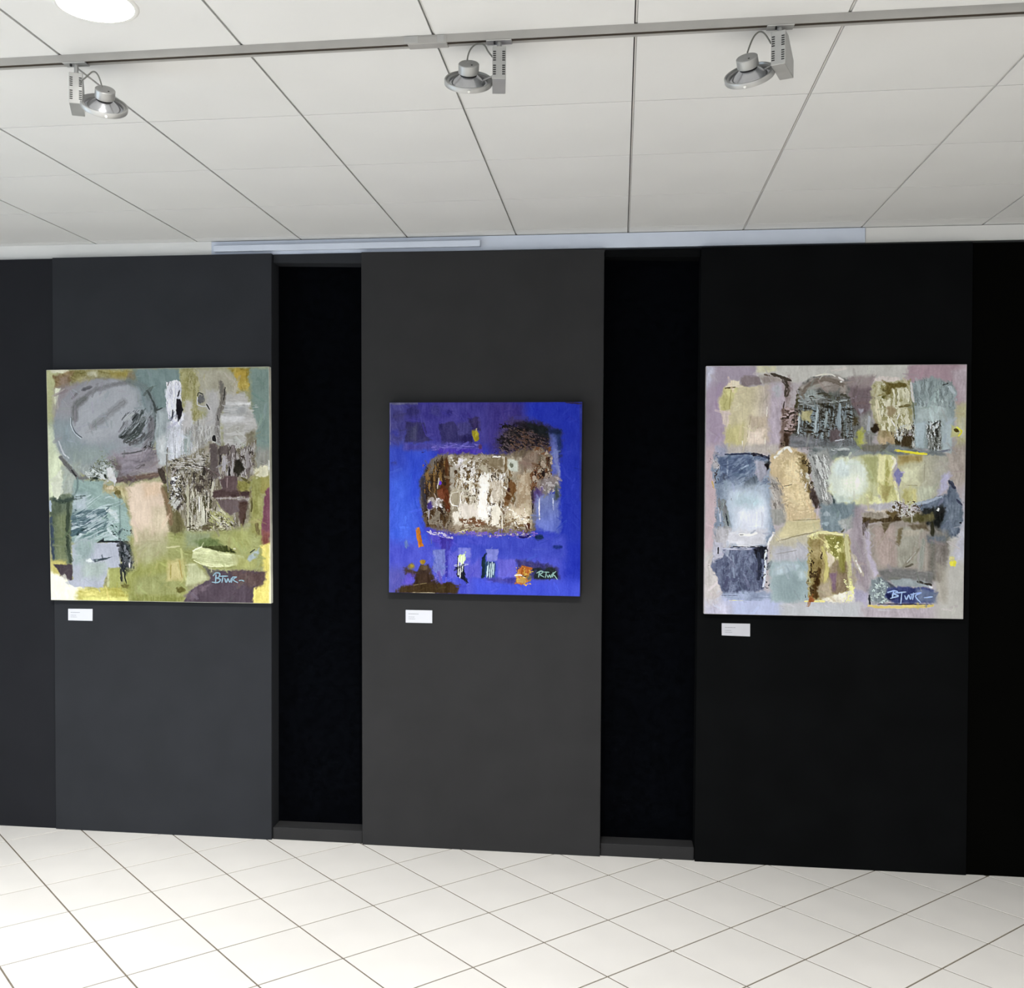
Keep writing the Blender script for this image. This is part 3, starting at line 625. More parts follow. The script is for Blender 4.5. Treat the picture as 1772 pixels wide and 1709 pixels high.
    P([(1050, 1186), (1170, 1178), (1240, 1190), (1275, 1225), (1180, 1216), (1090, 1198)], (68, 74, 36), soft=6, rag=6, var=40); S([(1215, 1180), (1250, 1215)], 12, (54, 58, 26), soft=4)
    P([(1003, 1215), (1040, 1188), (1100, 1198), (1200, 1222), (1320, 1242), (1330, 1290), (1210, 1316), (1080, 1300), (1000, 1258)], (196, 201, 152), soft=6, rag=4, ang=6, var=46, fine=.7); S([(1005, 1210), (1060, 1186)], 9, (226, 230, 196), soft=4); S([(1010, 1270), (1080, 1302), (1180, 1312)], 9, (214, 218, 172), soft=4, dry=.15); R(1280, 1250, 1400, 1320, (166, 168, 104), soft=24); E(1266, 1198, 8, 5, (232, 232, 210), soft=3, rag=1)
    P([(1355, 1240), (1420, 1190), (1410, 1250), (1360, 1280), (1345, 1270)], (160, 174, 176), soft=8, rag=5); S([(1362, 1222), (1390, 1200)], 8, (60, 66, 52), soft=4)
    P([(975, 1290), (1030, 1290), (1100, 1380), (1090, 1400), (960, 1430)], (182, 186, 144), soft=10, rag=6); S([(930, 1200), (940, 1300), (960, 1390)], 14, (190, 192, 130), soft=8, a=.8); R(840, 1265, 950, 1400, (184, 174, 112), soft=14, rag=6, a=.7); P([(850, 1290), (910, 1270), (935, 1390), (845, 1400)], (196, 184, 128), soft=14, a=.8); S([(866, 1300), (864, 1380)], 8, (150, 140, 70), soft=4, a=.8); S([(920, 1270), (936, 1380)], 7, (168, 150, 84), soft=4)
    S([(840, 1190), (920, 1180)], 10, (190, 188, 140), soft=6, dry=.2)
    # violet ground, yellow corner
    P([(1430, 1180), (1500, 1150), (1500, 1560), (1360, 1560), (1380, 1440), (1450, 1370)], (224, 210, 112), soft=10, rag=8, var=30); R(1478, 1170, 1500, 1560, (238, 234, 178), soft=6, rag=2)
    P([(940, 1550), (985, 1465), (1060, 1420), (1110, 1390), (1100, 1330), (1200, 1340), (1340, 1335), (1455, 1346), (1440, 1420), (1385, 1440), (1378, 1550)], (84, 72, 82), soft=6, rag=6, var=14)
    P([(1250, 1338), (1458, 1346), (1440, 1425), (1380, 1440), (1260, 1400)], (96, 78, 76), soft=20); P([(950, 1500), (1040, 1430), (1120, 1420), (1000, 1520)], (112, 98, 108), soft=16, a=.8); P([(1060, 1300), (1120, 1330), (1180, 1338), (1110, 1370)], (100, 98, 92), soft=10)
    E(930, 1458, 30, 14, (104, 100, 50), rot=-20, soft=7)
    p.brushwork()
    c = (134, 164, 180)
    for q in ([(1150, 1362), (1148, 1390), (1146, 1414)], [(1132, 1368), (1150, 1350), (1172, 1354), (1166, 1378), (1146, 1382)], [(1146, 1382), (1176, 1392), (1162, 1410), (1124, 1408)], [(1170, 1372), (1222, 1370)], [(1194, 1374), (1186, 1410)], [(1204, 1386), (1212, 1408), (1224, 1388), (1234, 1408), (1246, 1382)], [(1254, 1378), (1246, 1410)], [(1252, 1378), (1276, 1376), (1258, 1394), (1284, 1412)], [(1294, 1400), (1308, 1396), (1322, 1402)]):
        S(q, 8, c, soft=3, dry=.18, taper=.3, var=14, wob=.6)
    return p.finish(sat=.88)
def paint_blue(n):
    p = Painter([(100, 105), (1452, 103), (1440, 1472), (93, 1446)], n, 23)
    P, R, E, S, T = p.P, p.R, p.E, p.S, p.T
    R(0, 0, 1600, 1700, (48, 62, 188), soft=2, rag=0, var=14)
    # blue ground: violet top, bright left, deep right, violet foot
    R(60, 60, 1500, 420, (68, 62, 146), soft=60, rag=20, var=18)
    P([(60, 380), (360, 420), (340, 700), (330, 1000), (420, 1180), (60, 1260)], (66, 100, 226), soft=110, rag=20, var=16)
    P([(60, 330), (240, 330), (330, 560), (60, 640)], (58, 78, 194), soft=80, var=14); P([(220, 470), (340, 480), (320, 760), (240, 800)], (46, 74, 206), soft=60, var=14, a=.8)
    P([(960, 60), (1500, 60), (1500, 1500), (1290, 1500), (1290, 330), (1050, 230)], (36, 54, 184), soft=70, rag=14, var=12); P([(1290, 300), (1500, 300), (1500, 1100), (1290, 1100)], (36, 54, 178), soft=40, var=10)
    R(60, 1090, 1330, 1500, (76, 84, 204), soft=60, rag=16, var=16); R(700, 1360, 1500, 1500, (66, 82, 216), soft=50, var=12); R(60, 1270, 260, 1500, (88, 88, 178), soft=50, var=14)
    R(540, 1040, 1330, 1200, (64, 76, 192), soft=40, var=14)
    R(90, 100, 220, 400, (78, 76, 142), soft=50, var=22); R(800, 100, 1050, 470, (66, 56, 136), soft=60, var=18)
    R(90, 100, 300, 118, (104, 104, 136), soft=6, rag=4); S([(104, 110), (104, 400)], 6, (120, 118, 160), soft=4); S([(97, 800), (94, 1440)], 5, (110, 130, 220), soft=4)
    E(262, 165, 46, 46, (58, 54, 116), soft=22, rag=14); E(160, 200, 40, 30, (66, 62, 122), soft=22); E(430, 165, 34, 40, (62, 58, 130), soft=18, rag=14); E(530, 180, 24, 20, (56, 50, 128), soft=12, rag=10); E(140, 318, 26, 24, (60, 62, 150), soft=14); E(130, 530, 22, 14, (52, 62, 150), soft=12); E(335, 457, 10, 7, (44, 48, 130), soft=5)
    P([(215, 240), (350, 250), (365, 340), (400, 370), (330, 388), (205, 388)], (58, 54, 104), soft=9, rag=6, var=20); P([(240, 280), (300, 270), (290, 370), (225, 370)], (72, 72, 108), soft=24); S([(335, 260), (365, 340)], 14, (58, 50, 130), soft=8)
    P([(450, 258), (555, 238), (590, 280), (680, 260), (690, 395), (475, 400), (460, 330)], (56, 52, 106), soft=9, rag=7, var=22); P([(600, 345), (690, 330), (690, 400), (600, 400)], (44, 38, 92), soft=14, dry=.1); P([(580, 250), (670, 240), (670, 330), (590, 330)], (70, 66, 128), soft=16)
    R(200, 390, 740, 440, (76, 72, 160), soft=18, rag=8, var=22); T([(400, 400), (740, 395), (740, 440), (400, 440)], (110, 100, 190), .4, 30, 6); R(450, 430, 760, 470, (72, 52, 168), soft=14, rag=6)
    P([(660, 215), (730, 205), (740, 300), (690, 300)], (52, 44, 92), soft=10, rag=7, var=24); P([(685, 305), (715, 290), (738, 330), (735, 375), (705, 380), (685, 340)], (158, 146, 34), soft=6, rag=5, var=36); E(716, 330, 10, 24, (178, 168, 44), soft=6); E(722, 292, 4, 10, (170, 160, 140), soft=3)
    E(745, 415, 10, 18, (92, 60, 100), soft=8)
    # dark cloud, upper right of the box
    P([(860, 330), (960, 220), (1080, 235), (1240, 285), (1300, 320), (1290, 500), (900, 470), (850, 440)], (66, 56, 96), soft=40, rag=22, var=30)
    P([(940, 280), (1080, 240), (1210, 280), (1230, 400), (1100, 460), (920, 440), (880, 380)], (36, 28, 40), soft=30, rag=24, var=24); T([(880, 260), (1230, 250), (1230, 470), (860, 450)], (20, 14, 20), .48, 30, 16, ang=10, edge=.2); T([(900, 280), (1220, 270), (1230, 460), (880, 460)], (100, 86, 88), .36, 20, 9, ang=30, a=.8, edge=.16); T([(960, 300), (1240, 300), (1240, 480), (940, 470)], (92, 70, 58), .36, 22, 10, ang=20, edge=.16)
    P([(1060, 245), (1230, 285), (1225, 360), (1130, 320)], (20, 26, 30), soft=16, rag=10); P([(1220, 285), (1305, 300), (1310, 430), (1290, 520), (1250, 360)], (34, 52, 100), soft=14, rag=8); E(1275, 310, 34, 22, (24, 40, 74), soft=14)
    P([(1225, 330), (1275, 340), (1300, 640), (1300, 800), (1240, 700)], (92, 104, 178), soft=20, rag=10, var=30, a=.85); S([(1270, 440), (1290, 620)], 26, (120, 130, 190), soft=12, dry=.25)
    # the box: brown left side, pale knife-scraped middle, brown right
    P([(330, 640), (400, 500), (480, 465), (900, 470), (1160, 420), (1240, 480), (1255, 720), (1180, 760), (1130, 1000), (1080, 1030), (560, 1035), (420, 1020), (345, 960), (315, 740)], (120, 108, 90), soft=14, rag=12, var=40)
    P([(318, 650), (370, 560), (430, 500), (520, 490), (530, 900), (500, 1000), (360, 980), (340, 850)], (86, 66, 42), soft=14, rag=10, var=44, fine=.7)
    P([(318, 660), (370, 560), (390, 700), (360, 860), (335, 820)], (56, 54, 66), soft=22); P([(390, 510), (455, 490), (440, 600), (380, 600)], (120, 112, 104), soft=18)
    T([(330, 520), (530, 490), (530, 1000), (340, 960)], (54, 36, 18), .42, 14, 90); T([(350, 540), (500, 520), (500, 760), (350, 760)], (128, 98, 52), .34, 12, 80); S([(505, 510), (510, 620), (512, 700)], 24, (88, 56, 26), soft=8, dry=.1); S([(480, 700), (510, 760), (515, 860)], 40, (92, 46, 18), soft=12, dry=.15); P([(440, 720), (480, 700), (490, 800), (455, 790)], (120, 66, 40), soft=8, rag=8)
    P([(370, 770), (480, 790), (480, 830), (375, 850)], (168, 160, 152), soft=10, rag=12, dry=.25, fine=.4); T([(360, 760), (480, 780), (480, 860), (360, 860)], (206, 204, 206), .3, 12, 14); E(388, 835, 16, 30, (70, 54, 130), soft=10, dry=.2); E(459, 672, 10, 14, (94, 50, 210), soft=4, rag=3); S([(450, 640), (440, 710)], 9, (190, 180, 168), soft=4, dry=.15)
    T([(350, 860), (520, 850), (510, 1010), (360, 990)], (130, 120, 104), .42, 16, 30); S([(381, 860), (380, 920)], 6, (186, 182, 200), soft=3)
    P([(520, 480), (1000, 480), (1110, 520), (1110, 990), (560, 1010), (530, 900), (535, 620)], (166, 156, 136), soft=12, rag=12, var=44, fine=.6)
    T([(530, 490), (900, 480), (900, 600), (530, 600)], (118, 102, 76), .5, 22, 20); P([(620, 540), (700, 540), (690, 610), (620, 600)], (98, 78, 50), soft=10, rag=12); T([(540, 500), (740, 490), (740, 640), (540, 640)], (216, 212, 206), .36, 16, 22)
    P([(590, 500), (625, 490), (625, 540), (590, 550)], (226, 222, 232), soft=5, rag=10, dry=.1, fine=.3); T([(590, 500), (630, 490), (630, 550), (590, 560)], (30, 24, 24), .2, 8, 8)
    P([(530, 520), (590, 560), (580, 700), (530, 720)], (170, 164, 150), soft=16, var=30); E(572, 590, 12, 16, (70, 48, 22), soft=5)
    T([(560, 600), (920, 600), (920, 960), (560, 960)], (214, 206, 190), .5, 18, 80, var=40); T([(600, 620), (930, 600), (920, 980), (570, 980)], (240, 236, 226), .42, 14, 60, var=16); T([(560, 600), (1100, 560), (1100, 980), (570, 980)], (120, 98, 64), .33, 12, 50); T([(640, 600), (930, 600), (930, 980), (640, 980)], (72, 52, 28), .2, 10, 20)
    P([(740, 640), (800, 600), (800, 760), (770, 900), (720, 900), (730, 760)], (244, 240, 232), soft=7, rag=14, var=14, dry=.12, fine=.5); P([(600, 820), (720, 820), (720, 910), (610, 920)], (214, 206, 194), soft=12, rag=10); P([(700, 860), (790, 830), (800, 960), (740, 920)], (242, 236, 226), soft=8, rag=12, dry=.1, fine=.5); P([(800, 660), (900, 660), (920, 800), (830, 820)], (208, 198, 180), soft=16, var=40, a=.8); P([(830, 830), (900, 850), (880, 980), (810, 960)], (232, 226, 210), soft=8, rag=14, dry=.2, fine=.5)
    S([(585, 735), (545, 745), (530, 790), (545, 825), (585, 835)], 7, (232, 228, 216), soft=3, wob=.5); E(575, 780, 30, 38, (158, 148, 124), soft=14); S([(620, 730), (605, 760), (606, 800)], 6, (238, 234, 224), soft=3); S([(640, 660), (700, 690), (660, 720)], 12, (226, 222, 208), soft=4, dry=.2); S([(600, 640), (660, 660), (700, 640)], 8, (228, 226, 214), soft=3)
    P([(580, 925), (700, 920), (780, 950), (760, 985), (620, 960)], (112, 76, 48), soft=8, rag=10, dry=.15, var=40); T([(560, 920), (820, 910), (820, 990), (560, 990)], (206, 198, 182), .36, 22, 12); P([(550, 890), (580, 870), (600, 930), (560, 960)], (230, 224, 210), soft=6, rag=8, dry=.1)
    P([(540, 970), (700, 975), (690, 1025), (560, 1035)], (166, 152, 132), soft=12, rag=12, var=36); S([(600, 1012), (690, 1000)], 18, (206, 202, 164), soft=7, dry=.2); T([(530, 960), (1100, 960), (1100, 1030), (530, 1030)], (124, 106, 84), .4, 22, 14)
    S([(830, 488), (885, 486)], 11, (240, 236, 226), soft=3); S([(912, 490), (908, 560)], 6, (230, 228, 210), soft=3); R(915, 490, 930, 600, (110, 90, 58), soft=6, rag=6); P([(935, 505), (1005, 510), (1010, 590), (945, 590)], (196, 202, 190), soft=8, rag=8, var=30); E(962, 540, 12, 16, (120, 124, 106), soft=5); R(800, 500, 910, 560, (132, 118, 92), soft=12, rag=10, dry=.1)
    P([(945, 640), (985, 670), (1000, 730), (975, 760), (940, 830), (905, 840), (920, 760), (940, 720)], (104, 70, 34), soft=6, rag=7, var=40); E(945, 720, 14, 22, (66, 34, 24), soft=6); S([(945, 640), (950, 665)], 8, (30, 18, 14), soft=3); S([(912, 700), (930, 712)], 12, (220, 216, 206), soft=4)
    P([(1005, 620), (1100, 600), (1100, 880), (1000, 880)], (164, 144, 116), soft=16, rag=8, var=26); T([(1010, 590), (1100, 590), (1100, 960), (1000, 960)], (190, 176, 152), .36, 16, 30, a=.8); P([(940, 840), (1090, 850), (1090, 960), (1000, 970), (930, 920)], (204, 190, 164), soft=14, rag=12, var=36); T([(930, 850), (1090, 850), (1090, 980), (930, 980)], (236, 228, 210), .36, 16, 24); T([(930, 900), (1100, 900), (1100, 1010), (930, 1010)], (110, 84, 48), .3, 18, 14)
    S([(1105, 640), (1112, 760), (1112, 880)], 12, (44, 30, 30), soft=5, dry=.3); P([(1055, 965), (1090, 960), (1100, 1000), (1070, 1005)], (74, 34, 18), soft=5, rag=6); S([(1080, 1000), (1070, 970)], 6, (226, 214, 200), soft=3); S([(895, 850), (900, 1000)], 8, (226, 220, 200), soft=3, dry=.1)
    T([(1090, 420), (1240, 420), (1250, 720), (1100, 720)], (116, 80, 52), .44, 26, 40); T([(1090, 420), (1240, 440), (1250, 720), (1100, 720)], (168, 152, 134), .38, 18, 40); T([(1110, 480), (1240, 480), (1240, 720), (1110, 720)], (60, 38, 26), .28, 16, 30); E(1186, 605, 10, 22, (40, 22, 16), soft=5, dry=.1); P([(1080, 450), (1160, 440), (1130, 560), (1030, 600), (1020, 520)], (134, 116, 102), soft=20, rag=14, a=.85)
    P([(1150, 660), (1290, 600), (1300, 700), (1180, 760)], (128, 118, 116), soft=20, rag=12, dry=.1); T([(1160, 640), (1300, 620), (1300, 760), (1160, 760)], (176, 170, 170), .3, 16, 18); P([(1110, 730), (1180, 700), (1180, 800), (1120, 840)], (92, 74, 130), soft=18, rag=10)
    P([(1140, 760), (1290, 740), (1310, 1000), (1290, 1030), (1140, 1000), (1120, 900)], (112, 124, 176), soft=20, rag=10, var=26, to=((1200, 760), (1290, 1000), (96, 112, 196))); S([(1165, 770), (1155, 850), (1162, 930)], 10, (220, 222, 234), soft=4, dry=.1); S([(1250, 780), (1258, 860)], 9, (176, 186, 216), soft=5, dry=.25); E(1280, 740, 16, 50, (70, 80, 76), soft=14, dry=.2)
    # violet fringe under the box and the row of small marks
    P([(350, 985), (560, 1030), (560, 1120), (460, 1130), (390, 1080)], (78, 70, 190), soft=20, rag=12); T([(360, 990), (420, 1020), (550, 1035), (550, 1065), (420, 1058), (365, 1020)], (178, 172, 206), .5, 22, 8, ang=8, soft=6, rag=5); P([(455, 1055), (540, 1070), (520, 1150), (470, 1140)], (62, 50, 156), soft=10, rag=8)
    T([(560, 1010), (1130, 1010), (1130, 1060), (560, 1060)], (112, 92, 190), .4, 24, 12); T([(700, 1020), (1100, 1010), (1100, 1060), (700, 1060)], (170, 158, 170), .26, 18, 10); S([(1020, 1050), (1060, 1055), (1090, 1040)], 14, (36, 26, 110), soft=5, dry=.15); E(1156, 1056, 36, 20, (26, 50, 92), soft=10, rag=10, dry=.1); E(1280, 1125, 34, 12, (30, 50, 130), soft=10, rag=6)
    R(555, 1045, 800, 1110, (70, 78, 196), soft=16, var=20)
    P([(282, 990), (312, 985), (325, 1050), (340, 1120), (305, 1128), (292, 1060)], (196, 118, 34), soft=5, rag=4, var=34); S([(215, 1085), (217, 1128)], 20, (100, 128, 178), soft=8, a=.8); S([(396, 1070), (397, 1100)], 10, (92, 100, 176), soft=6)
    P([(405, 1145), (495, 1142), (498, 1290), (480, 1330), (440, 1320), (412, 1290)], (112, 122, 196), soft=7, rag=5, var=30, fine=.5); T([(405, 1270), (500, 1270), (500, 1370), (405, 1370)], (120, 112, 200), .4, 7, 60)
    S([(512, 1090), (506, 1330)], 22, (62, 58, 168), soft=8, dry=.1)
    P([(520, 1160), (680, 1135), (676, 1260), (740, 1200), (750, 1340), (520, 1340)], (98, 96, 206), soft=10, rag=8, var=22, a=.85); R(590, 1130, 676, 1200, (116, 122, 214), soft=8, rag=5); S([(665, 1255), (665, 1340)], 5, (80, 84, 190), soft=3)
    P([(575, 1270), (625, 1260), (640, 1330), (660, 1380), (620, 1360), (580, 1330)], (22, 26, 44), soft=6, rag=8); S([(586, 1190), (584, 1330)], 12, (24, 34, 46), soft=5, dry=.1)
    P([(588, 1185), (640, 1165), (642, 1215), (620, 1250), (592, 1240)], (204, 228, 160), soft=5, rag=7, var=40, fine=.4); S([(592, 1200), (590, 1280), (588, 1320)], 8, (238, 242, 226), soft=3); S([(612, 1190), (606, 1270), (600, 1340)], 8, (240, 244, 230), soft=3); S([(632, 1180), (622, 1250), (616, 1300)], 8, (226, 238, 214), soft=3)
    P([(757, 1200), (780, 1170), (785, 1340), (752, 1345)], (20, 44, 56), soft=5, rag=5); P([(785, 1140), (872, 1140), (866, 1220), (790, 1230)], (122, 128, 208), soft=6, rag=4, var=22, fine=.5); R(780, 1230, 850, 1345, (50, 76, 118), soft=8, rag=5)
    for x, y0, y1 in ((802, 1230, 1330), (816, 1240, 1350), (830, 1230, 1345), (842, 1240, 1320), (795, 1260, 1340)): S([(x, y0), (x-6, y1)], 7, (186, 214, 226), soft=3, dry=.1)
    R(866, 1210, 992, 1340, (100, 98, 208), soft=9, rag=5, var=18); P([(760, 1345), (1000, 1340), (1010, 1385), (840, 1375)], (72, 70, 164), soft=14, rag=8)
    P([(1000, 1215), (1060, 1215), (1180, 1240), (1290, 1270), (1300, 1345), (1120, 1355), (1010, 1330)], (66, 62, 122), soft=14, rag=8, var=26); P([(1110, 1275), (1270, 1270), (1290, 1350), (1120, 1352)], (38, 46, 50), soft=8, rag=6, var=26)
    P([(1010, 1290), (1040, 1250), (1110, 1275), (1090, 1320), (1100, 1350), (1060, 1390), (990, 1385), (995, 1330)], (182, 104, 46), soft=7, rag=8, var=50); T([(990, 1260), (1110, 1260), (1100, 1390), (990, 1390)], (206, 166, 72), .42, 20, 18); S([(990, 1325), (1030, 1322), (1065, 1340)], 10, (244, 232, 206), soft=4, dry=.05); S([(1040, 1325), (1066, 1338)], 6, (44, 22, 12), soft=3); E(1040, 1365, 34, 18, (190, 152, 80), soft=8, dry=.1); E(1090, 1345, 16, 24, (134, 124, 56), soft=8)
    # dark hill, lower left
    P([(140, 1440), (180, 1405), (280, 1385), (290, 1340), (200, 1310), (205, 1270), (290, 1300), (320, 1260), (370, 1250), (400, 1300), (440, 1380), (540, 1375), (600, 1400), (580, 1450), (140, 1452)], (68, 52, 44), soft=12, rag=12, var=26)
    P([(180, 1410), (300, 1380), (540, 1380), (590, 1410), (570, 1455), (160, 1450)], (66, 50, 26), soft=12, rag=6, var=20); P([(270, 1320), (380, 1310), (410, 1380), (280, 1390)], (60, 42, 30), soft=14); E(340, 1230, 20, 16, (164, 132, 40), soft=6, rag=6); E(252, 1262, 26, 20, (120, 108, 76), soft=9, rag=8); E(256, 1256, 10, 8, (168, 150, 56), soft=4); E(340, 1270, 26, 20, (88, 70, 46), soft=8, rag=8)
    P([(225, 1310), (285, 1320), (260, 1390), (180, 1390)], (100, 84, 206), soft=16, rag=8, a=.8); S([(270, 1395), (360, 1380)], 6, (120, 104, 70), soft=4, dry=.2); S([(450, 1300), (470, 1380)], 20, (100, 84, 176), soft=10, dry=.3); S([(250, 1446), (420, 1450)], 6, (190, 176, 140), soft=3, dry=.3)
    R(1436, 100, 1460, 800, (54, 60, 130), soft=6, rag=2, a=.6); S([(1340, 106), (1448, 112)], 10, (62, 50, 84), soft=5, dry=.2)
    p.brushwork()
    c = (138, 176, 170)
    for q in ([(1160, 1300), (1152, 1338)], [(1140, 1308), (1166, 1294), (1184, 1300), (1164, 1318), (1190, 1336)], [(1192, 1300), (1226, 1302)], [(1208, 1302), (1200, 1340)], [(1212, 1322), (1220, 1338), (1230, 1322), (1238, 1338), (1246, 1316)], [(1254, 1304), (1250, 1336)], [(1274, 1296), (1254, 1316), (1268, 1330), (1284, 1352)]):
        S(q, 7, c, soft=3, dry=.12, taper=.3, var=14, wob=.5)
    return p.finish(sat=.89, contrast=1.1)
def paint_grey(n):
    p = Painter([(77, 80), (1620, 70), (1592, 1577), (63, 1547)], n, 37)
    P, R, E, S, T = p.P, p.R, p.E, p.S, p.T
    R(0, 0, 1709, 1709, (178, 168, 168), soft=2, rag=0, var=12)
    # ground: mauve left, grey top, rose upper right, lilac foot
    R(60, 60, 220, 560, (166, 148, 164), soft=50, var=10); P([(70, 70), (170, 70), (100, 180), (70, 220)], (188, 186, 198), soft=24); P([(130, 70), (390, 75), (400, 150), (230, 170), (110, 200)], (164, 150, 162), soft=26, var=10)
    R(385, 60, 1290, 180, (192, 188, 178), soft=12, var=14); R(385, 75, 500, 115, (206, 200, 168), soft=14, rag=8); P([(1285, 85), (1330, 60), (1640, 60), (1640, 380), (1540, 300), (1300, 180), (1265, 150)], (172, 146, 152), soft=16, var=12); P([(1530, 110), (1640, 60), (1640, 330), (1590, 330)], (186, 170, 174), soft=30)
    R(60, 560, 140, 1180, (190, 166, 168), soft=40, var=10); P([(60, 1180), (140, 1180), (180, 1440), (180, 1560), (50, 1560)], (194, 186, 180), soft=40)
    R(160, 1430, 560, 1600, (172, 178, 204), soft=40, var=12); R(60, 1480, 230, 1600, (184, 180, 194), soft=40); R(520, 1470, 1050, 1600, (184, 184, 184), soft=40, var=12); R(1000, 1500, 1400, 1600, (180, 168, 172), soft=40); P([(1430, 1080), (1640, 1000), (1640, 1600), (1440, 1600)], (186, 182, 172), soft=40, var=10); R(1490, 520, 1640, 780, (168, 156, 144), soft=30); R(1555, 300, 1640, 540, (186, 180, 140), soft=22); P([(1560, 1060), (1640, 700), (1640, 1250), (1540, 1220)], (190, 188, 196), soft=30)
    R(1580, 380, 1610, 500, (188, 184, 158), soft=12)
    P([(930, 140), (1090, 135), (1065, 200), (1060, 330), (960, 340), (900, 190)], (152, 138, 134), soft=14, rag=6, var=14); P([(930, 200), (1060, 210), (1060, 420), (940, 460)], (122, 106, 108), soft=24, var=26)
    # row 1: straw block
    P([(570, 130), (590, 160), (570, 330), (650, 330), (640, 560), (520, 560), (500, 300)], (140, 122, 116), soft=20, rag=14, var=30)
    P([(185, 210), (250, 175), (350, 200), (540, 175), (555, 300), (530, 470), (515, 600), (190, 580), (195, 430), (150, 320)], (202, 190, 152), soft=8, rag=8, var=26, to=((300, 400), (530, 420), (178, 162, 166)))
    P([(155, 280), (200, 200), (260, 210), (220, 330), (170, 350)], (200, 192, 130), soft=14, var=40); P([(172, 345), (215, 345), (210, 430), (172, 425)], (214, 196, 184), soft=8, rag=5); P([(200, 440), (300, 420), (300, 560), (192, 560)], (194, 184, 128), soft=26, var=20)
    P([(190, 200), (230, 165), (280, 160), (270, 205), (230, 215)], (218, 204, 176), soft=8, rag=10, dry=.05); S([(192, 208), (250, 205)], 9, (104, 84, 46), soft=4, dry=.25); P([(285, 140), (400, 138), (410, 185), (340, 200), (285, 190)], (138, 124, 124), soft=9, rag=6, var=16); P([(400, 140), (480, 125), (560, 170), (540, 200), (420, 180)], (160, 148, 140), soft=14)
    P([(470, 180), (545, 175), (550, 300), (520, 560), (450, 560)], (182, 168, 176), soft=24, rag=8, var=22, fine=.6); E(505, 220, 24, 40, (178, 178, 180), soft=18)
    P([(340, 380), (440, 370), (450, 520), (350, 500)], (192, 174, 150), soft=20); P([(330, 460), (430, 450), (420, 550), (330, 550)], (224, 206, 186), soft=20, rag=10, var=30); S([(320, 440), (305, 550)], 18, (208, 194, 156), soft=6, dry=.3); S([(444, 320), (442, 375)], 6, (222, 212, 196), soft=3); S([(294, 520), (294, 555)], 6, (230, 220, 190), soft=3); S([(432, 500), (430, 560)], 6, (232, 220, 200), soft=3); S([(345, 380), (325, 500)], 5, (166, 150, 116), soft=3, a=.8); S([(230, 200), (215, 330)], 6, (166, 154, 90), soft=5, a=.8); E(265, 320, 26, 12, (214, 204, 168), rot=-40, soft=8)
    S([(470, 125), (530, 145), (585, 165)], 16, (74, 64, 54), soft=5, dry=.25); S([(545, 150), (565, 200), (555, 250)], 30, (82, 72, 62), soft=7, dry=.3); S([(548, 290), (542, 340)], 8, (70, 56, 48), soft=4, dry=.2); S([(430, 130), (460, 135)], 10, (110, 96, 84), soft=5, dry=.3)
    R(190, 545, 520, 600, (180, 170, 160), soft=20, rag=10, dry=.05)
    # row 1: dark arched block
    P([(535, 330), (640, 330), (640, 560), (520, 560)], (128, 108, 98), soft=12, rag=10, var=40); T([(535, 320), (650, 320), (640, 560), (530, 560)], (70, 56, 46), .36, 30, 12); T([(535, 310), (650, 310), (640, 480), (530, 460)], (172, 150, 146), .4, 26, 18)
    P([(620, 320), (640, 200), (720, 140), (820, 130), (920, 160), (945, 300), (1000, 380), (980, 560), (600, 560), (580, 500), (640, 440)], (106, 106, 100), soft=10, rag=10, var=34, ang=88, fine=.6)
    P([(640, 200), (730, 145), (860, 130), (920, 170), (920, 250), (760, 210), (640, 270)], (152, 142, 132), soft=14, rag=8, ang=-8, var=40); P([(650, 230), (720, 190), (760, 260), (660, 310)], (160, 166, 160), soft=22, rag=12, var=40); S([(640, 260), (700, 190), (800, 160), (900, 190)], 26, (120, 108, 96), soft=10, dry=.35); S([(735, 135), (810, 126), (850, 138)], 8, (226, 218, 200), soft=4, dry=.1); S([(870, 145), (900, 165)], 9, (224, 214, 206), soft=4, dry=.1); E(886, 172, 8, 6, (232, 222, 214), soft=3, rag=2)
    S([(630, 250), (618, 320)], 18, (78, 72, 46), soft=7, dry=.2); T([(620, 230), (940, 240), (940, 340), (620, 330)], (84, 80, 66), .42, 40, 10); T([(640, 250), (940, 250), (940, 330), (640, 330)], (150, 154, 150), .36, 34, 10)
    T([(600, 320), (980, 320), (980, 560), (590, 560)], (68, 64, 54), .42, 14, 50, edge=.12); T([(620, 300), (960, 300), (960, 560), (620, 560)], (132, 142, 144), .38, 8, 70, edge=.12); T([(620, 320), (960, 320), (960, 550), (600, 550)], (56, 50, 38), .26, 24, 7, edge=.1); P([(655, 345), (710, 345), (705, 410), (660, 400)], (176, 168, 122), soft=9, rag=8, var=36); S([(665, 332), (705, 332)], 7, (50, 44, 34), soft=3); S([(790, 322), (830, 322)], 8, (52, 48, 36), soft=3); S([(680, 465), (715, 468)], 14, (64, 52, 34), soft=5); S([(640, 360), (630, 480)], 12, (176, 182, 180), soft=5, dry=.15); S([(745, 320), (730, 470)], 14, (162, 172, 172), soft=6, dry=.2); S([(880, 300), (870, 500)], 20, (146, 158, 162), soft=6, dry=.25); S([(800, 350), (790, 440)], 16, (150, 160, 158), soft=6, dry=.25)
